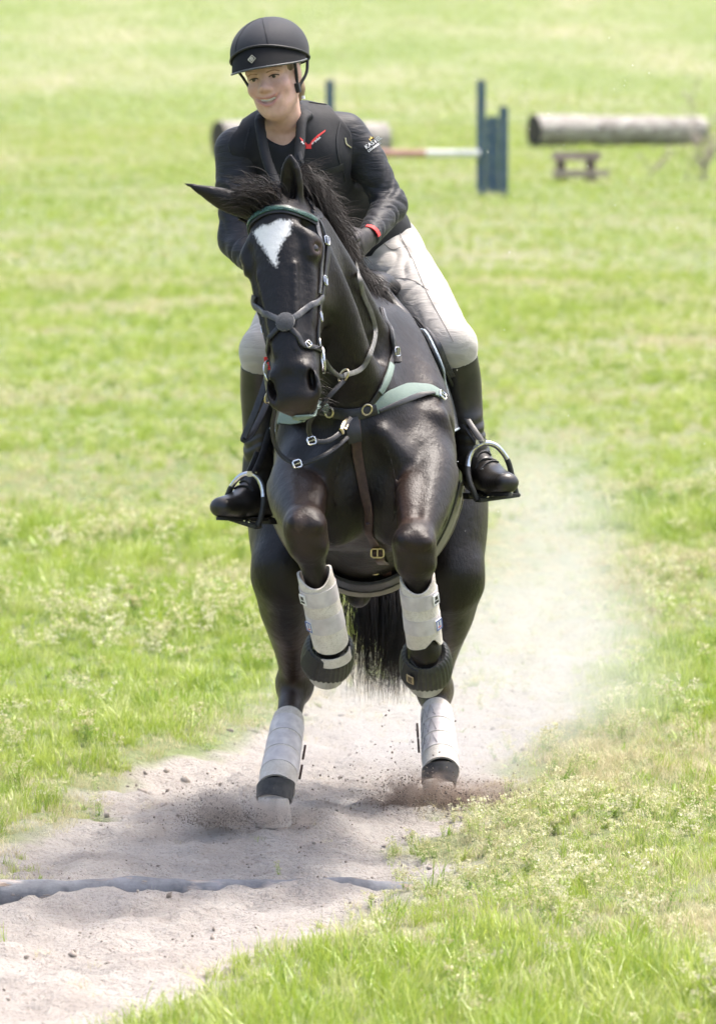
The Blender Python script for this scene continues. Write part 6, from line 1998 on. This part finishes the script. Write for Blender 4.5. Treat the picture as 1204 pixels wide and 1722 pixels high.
def log(px0, px1, pyb, pyt, yaw, label, seed):
    g = ground_at((px0 + px1) / 2, pyb); D = g.y + 15; m = D / FPX
    r = (pyb - pyt) * m / 2
    L = (px1 - px0) * m / math.cos(yaw) - r * .6
    ax = V(math.cos(yaw), math.sin(yaw), 0); c = V(g.x, g.y, float(gbase(0, g.y)) + r * 1.0)
    o = empty('felled_log', tuple(c - V(0, 0, r))); tag(o, label, 'log', 'felled logs lying in the field')
    n, rows = 28, 30; vs, fs = [], []; up = V(0, 0, 1); sd = ax.cross(up)
    rg = np.random.default_rng(seed)
    for i in range(rows):
        t = i / (rows - 1)
        for k in range(n):
            a = 2 * math.pi * k / n
            rr = r * (1.03 - .08 * t + .035 * math.sin(a * 3 + seed + t * 2) + .03 * (vnoise(t * 9 + seed, k * .7, 1.0, seed) - .5) * 2 + .02 * math.sin(t * 11 + a))
            vs.append(c + ax * (L * (t - .5)) + up * (math.cos(a) * rr) + sd * (math.sin(a) * rr))
    for i in range(rows - 1):
        for k in range(n): fs.append((i * n + k, i * n + (k + 1) % n, (i + 1) * n + (k + 1) % n, (i + 1) * n + k))
    b = MB(); b.add(vs, fs); b.build('bark', MAT['bark'], o, angle=70)
    for i, s in ((0, -1), (rows - 1, 1)):
        b = MB(); rim = vs[i * n:(i + 1) * n]; ctr = c + ax * (L * (.5 * s)) + ax * (.02 * s)
        b.add(list(rim) + [ctr.lerp(p, .55) for p in rim] + [ctr], [(k, (k + 1) % n, n + (k + 1) % n, n + k) for k in range(n)] + [(n + k, n + (k + 1) % n, 2 * n) for k in range(n)])
        b.build('end_grain', MAT['endgrain'], o)
log(888, 1190, 246, 194, R(26), 'long grey log lying in the grass at the far right', 3)
log(361, 655, 266, 204, R(26), 'grey log lying behind the rider with its dark end at the left', 5)
# low wooden step
MAT['darkwood'] = simple('dark_wood', (0.07, 0.05, 0.042), (0.13, 0.10, 0.085), 9, .85, .4, .006)  # darker wood tone for the legs and runners
g1 = ground_at(975, 306); D1 = g1.y + 15; m1 = D1 / FPX; zb = float(gbase(0, g1.y))
st = empty('step_stand', (g1.x, g1.y, zb)); tag(st, 'low weathered wooden step stand in the grass before the long grey log', 'step')
ra = R(8)
X1 = lambda px: (px - 602) * m1
def bx(nm, x0, x1, z0, z1, yo, hy):
    b = MB(); c = V((x0 + x1) / 2, g1.y + yo, zb + (z0 + z1) / 2); board(b, c, ((x1 - x0) / 2, hy, (z1 - z0) / 2), ra); b.build(nm, MAT['darkwood'] if nm in ('leg', 'runner') else MAT['oldwood'], st, bevel=.008)
for q, yo in enumerate((-.10, .02, .14)): bx('top_board', X1(929), X1(1009), 36 * m1, 51 * m1, yo + .2, .056)
for q, yo in enumerate((-.16, -.02)): bx('tread_board', X1(928), X1(1021), 8 * m1, 20 * m1, yo - .1, .065)
for x in (942, 992):
    bx('leg', X1(x - 7), X1(x + 7), 14 * m1, 38.5 * m1, .06, .05)
    bx('runner', X1(x - 6), X1(x + 6), 0, 8.5 * m1, .05, .26)
# bare shrub at the right edge
gsb = ground_at(1168, 305); rs = np.random.default_rng(12)
shrub = empty('bare_shrub', tuple(gsb)); tag(shrub, 'thin bare shrub with pinkish buds at the right edge of the field', 'shrub')
MAT['twig'] = simple('twig_bark', (0.17, 0.14, 0.13), (0.30, 0.26, 0.24), 20, .9, .3)
MAT['bud'] = simple('pink_bud', (0.52, 0.40, 0.38), (0.62, 0.52, 0.48), 20, .8, .1)
buds = []
for sI in range(9):
    b = MB()
    p = V(gsb.x + rs.normal(.05, .28), gsb.y + rs.normal(0, .2), gsb.z - .03)
    d = V(rs.normal(.10, .22), rs.normal(0, .15), 1).normalized(); pts, rr = [p.copy()], [.011]
    L = rs.uniform(1.0, 2.0) if sI < 4 else rs.uniform(.35, .7)
    for q in range(10):
        d = (d + V(rs.normal(0, .12), rs.normal(0, .12), .02)).normalized(); p = p + d * L / 10; pts.append(p.copy()); rr.append(.011 * (1 - q / 10.5))
        if q > 2 and rs.random() < .75:
            e = (d + V(rs.normal(0, .8), rs.normal(0, .5), rs.uniform(-.1, .5))).normalized(); t = [p.copy()]; u = p.copy()
            for w in range(5):
                e = (e + V(rs.normal(0, .15), rs.normal(0, .15), .03)).normalized(); u = u + e * rs.uniform(.05, .10); t.append(u.copy()); buds.append(tuple(u + V(*rs.normal(0, .02, 3))))
            b.tube(t, [.009, .008, .007, .006, .005, .004], 5)
    b.tube(pts, rr, 6); b.build('stem', MAT['twig'], shrub)
bo_ = chunk_mesh('buds', np.array(buds), np.full(len(buds), .022), MAT['bud'], shrub, 8); bo_['kind'] = 'stuff'

# ------------------------------------------------------------------ dust and flying sand
def dust_volume(name, label, blobs, color, density, nscale, lo_, hi_, cut=(.35, .75), aniso=.3, step=1.0):
    b = MB(); c = (Vector(lo_) + Vector(hi_)) / 2; b.box(c, tuple((Vector(hi_) - Vector(lo_)) / 2))
    m = bpy.data.materials.new(name); m.use_nodes = True; nt = m.node_tree
    for q in list(nt.nodes): nt.nodes.remove(q)
    out = nd(nt, 'ShaderNodeOutputMaterial'); pv = nd(nt, 'ShaderNodeVolumePrincipled')
    pv.inputs['Color'].default_value = (*color, 1); pv.inputs['Anisotropy'].default_value = aniso
    tc = nd(nt, 'ShaderNodeTexCoord'); total = None
    wn_ = nd(nt, 'ShaderNodeTexNoise'); wn_.inputs['Scale'].default_value = nscale * .5; wn_.inputs['Detail'].default_value = 3
    nt.links.new(tc.outputs['Object'], wn_.inputs['Vector'])
    for (cc, rr, k) in blobs:
        s = nd(nt, 'ShaderNodeVectorMath', operation='SUBTRACT'); nt.links.new(tc.outputs['Object'], s.inputs[0]); s.inputs[1].default_value = cc
        d = nd(nt, 'ShaderNodeVectorMath', operation='DIVIDE'); nt.links.new(s.outputs[0], d.inputs[0]); d.inputs[1].default_value = rr
        l = nd(nt, 'ShaderNodeVectorMath', operation='LENGTH'); nt.links.new(d.outputs[0], l.inputs[0])
        mr = nd(nt, 'ShaderNodeMapRange', interpolation_type='SMOOTHSTEP'); mr.inputs[1].default_value = 1; mr.inputs[2].default_value = 0; mr.inputs[3].default_value = 0; mr.inputs[4].default_value = k
        nt.links.new(l.outputs['Value'], mr.inputs[0])
        if total is None: total = mr.outputs[0]
        else:
            a = nd(nt, 'ShaderNodeMath', operation='ADD'); nt.links.new(total, a.inputs[0]); nt.links.new(mr.outputs[0], a.inputs[1]); total = a.outputs[0]
    n = nd(nt, 'ShaderNodeTexNoise'); n.inputs['Scale'].default_value = nscale; n.inputs['Detail'].default_value = 4; n.inputs['Roughness'].default_value = .6; n.inputs['Distortion'].default_value = .8
    nt.links.new(tc.outputs['Object'], n.inputs['Vector'])
    nr = nd(nt, 'ShaderNodeMapRange'); nr.inputs[1].default_value = cut[0]; nr.inputs[2].default_value = cut[1]; nr.inputs[3].default_value = 0.04; nr.inputs[4].default_value = 1
    nt.links.new(n.outputs[0], nr.inputs[0])
    mu = nd(nt, 'ShaderNodeMath', operation='MULTIPLY'); nt.links.new(total, mu.inputs[0]); nt.links.new(nr.outputs[0], mu.inputs[1])
    m2 = nd(nt, 'ShaderNodeMath', operation='MULTIPLY'); nt.links.new(mu.outputs[0], m2.inputs[0]); m2.inputs[1].default_value = density
    m.cycles.volume_step_rate = step
    nt.links.new(m2.outputs[0], pv.inputs['Density']); nt.links.new(pv.outputs[0], out.inputs['Volume'])
    o = b.build(name, m, None, smooth=False); tag(o, label, 'dust', kind='stuff'); return o
t3 = lambda v: tuple(v)
dust_volume('dust_cloud', 'pale dust cloud drifting up behind the horse on the right', [
    (t3(W(905, 1110, 2.0)), (.62, 1.0, .50), 1.0), (t3(W(660, 1235, 1.3)), (.75, .8, .32), .9), (t3(W(940, 940, 2.6)), (.42, 1.0, .55), .55),
    (t3(W(800, 1280, 1.2)), (.5, .7, .25), .9), (t3(W(560, 1250, .9)), (.5, .3, .3), .5), (t3(W(900, 800, 3.2)), (.35, .9, .35), .22), (t3(W(560, 1330, .3)), (.45, .5, .16), .5)],
    (.80, .79, .785), 1.9, 3.4, (-1.6, .66, .02), (1.9, 4.2, 1.9), (.36, .70), .15)
dust_volume('sand_spray', 'pale brown sand puff thrown up by the hind hoof at the left', [
    (t3(W(372, 1370, -.18)), (.19, .12, .12), .8), (t3(W(450, 1386, -.18)), (.24, .12, .09), .9)],
    (.68, .60, .53), 60.0, 17, (-.72, -.36, .02), (-.02, .0, .20), (.46, .66), 0.0, .30)
dust_volume('sand_spray', 'dark brown sand burst thrown up by the hind hoof at the right', [
    (t3(W(705, 1352, .28)), (.22, .15, .125), 1.0), (t3(W(790, 1352, .30)), (.24, .15, .10), 1.0), (t3(W(640, 1380, .22)), (.2, .14, .05), .4)],
    (.40, .32, .265), 75.0, 19, (-.15, .06, .02), (.62, .56, .30), (.47, .64), 0.0, .25)
P, S = [], []
MAT['dark_clod'] = simple('dark_soil_clod', (0.10, 0.078, 0.064), (0.26, 0.215, 0.18), 9, .95, .3, .003)
g = np.random.default_rng(77)
def spray(px, py, y, sx, sy, sz, n, s0, s1):
    c = W(px, py, y)
    for i in range(n):
        p = (c.x + g.normal(0, sx), c.y + g.normal(0, sy), c.z + abs(g.normal(0, sz)) - sz * .5)
        if p[2] > .02: P.append(p); S.append(g.uniform(s0, s1) * g.uniform(.4, 1))
spray(720, 1368, .25, .10, .08, .055, 5200, .0010, .0050); spray(800, 1368, .3, .09, .08, .045, 2600, .0010, .0050)
spray(640, 1390, .1, .10, .1, .04, 300, .001, .004)
spray(380, 1388, -.16, .07, .06, .045, 3600, .0010, .0036); spray(455, 1395, -.16, .09, .06, .03, 1600, .0010, .0034); spray(350, 1372, -.16, .04, .05, .05, 900, .001, .004)
spray(640, 1300, .3, .16, .2, .09, 130, .002, .006); spray(700, 1250, .5, .2, .3, .25, 60, .0015, .005)
tag(chunk_mesh('flying_soil', np.array(P), np.array(S), MAT['dark_clod'], None, 5), 'clods and grains of soil flying from the hind hooves', 'soil', kind='stuff')
P = []; 
for i in range(170):
    px = g.uniform(760, 1290); py = g.uniform(40, 900); P.append(tuple(W(px, py, g.uniform(-1.5, 2.5))))
MAT['grain'] = simple('pale_sand_grain', (0.7, 0.68, 0.62), (0.8, 0.78, 0.74), 9, .8, 0)
tag(chunk_mesh('airborne_grit', np.array(P), g.uniform(.0010, .0026, len(P)), MAT['grain'], None, 6), 'tiny pale sand grains hanging in the air at the right', 'sand', kind='stuff')
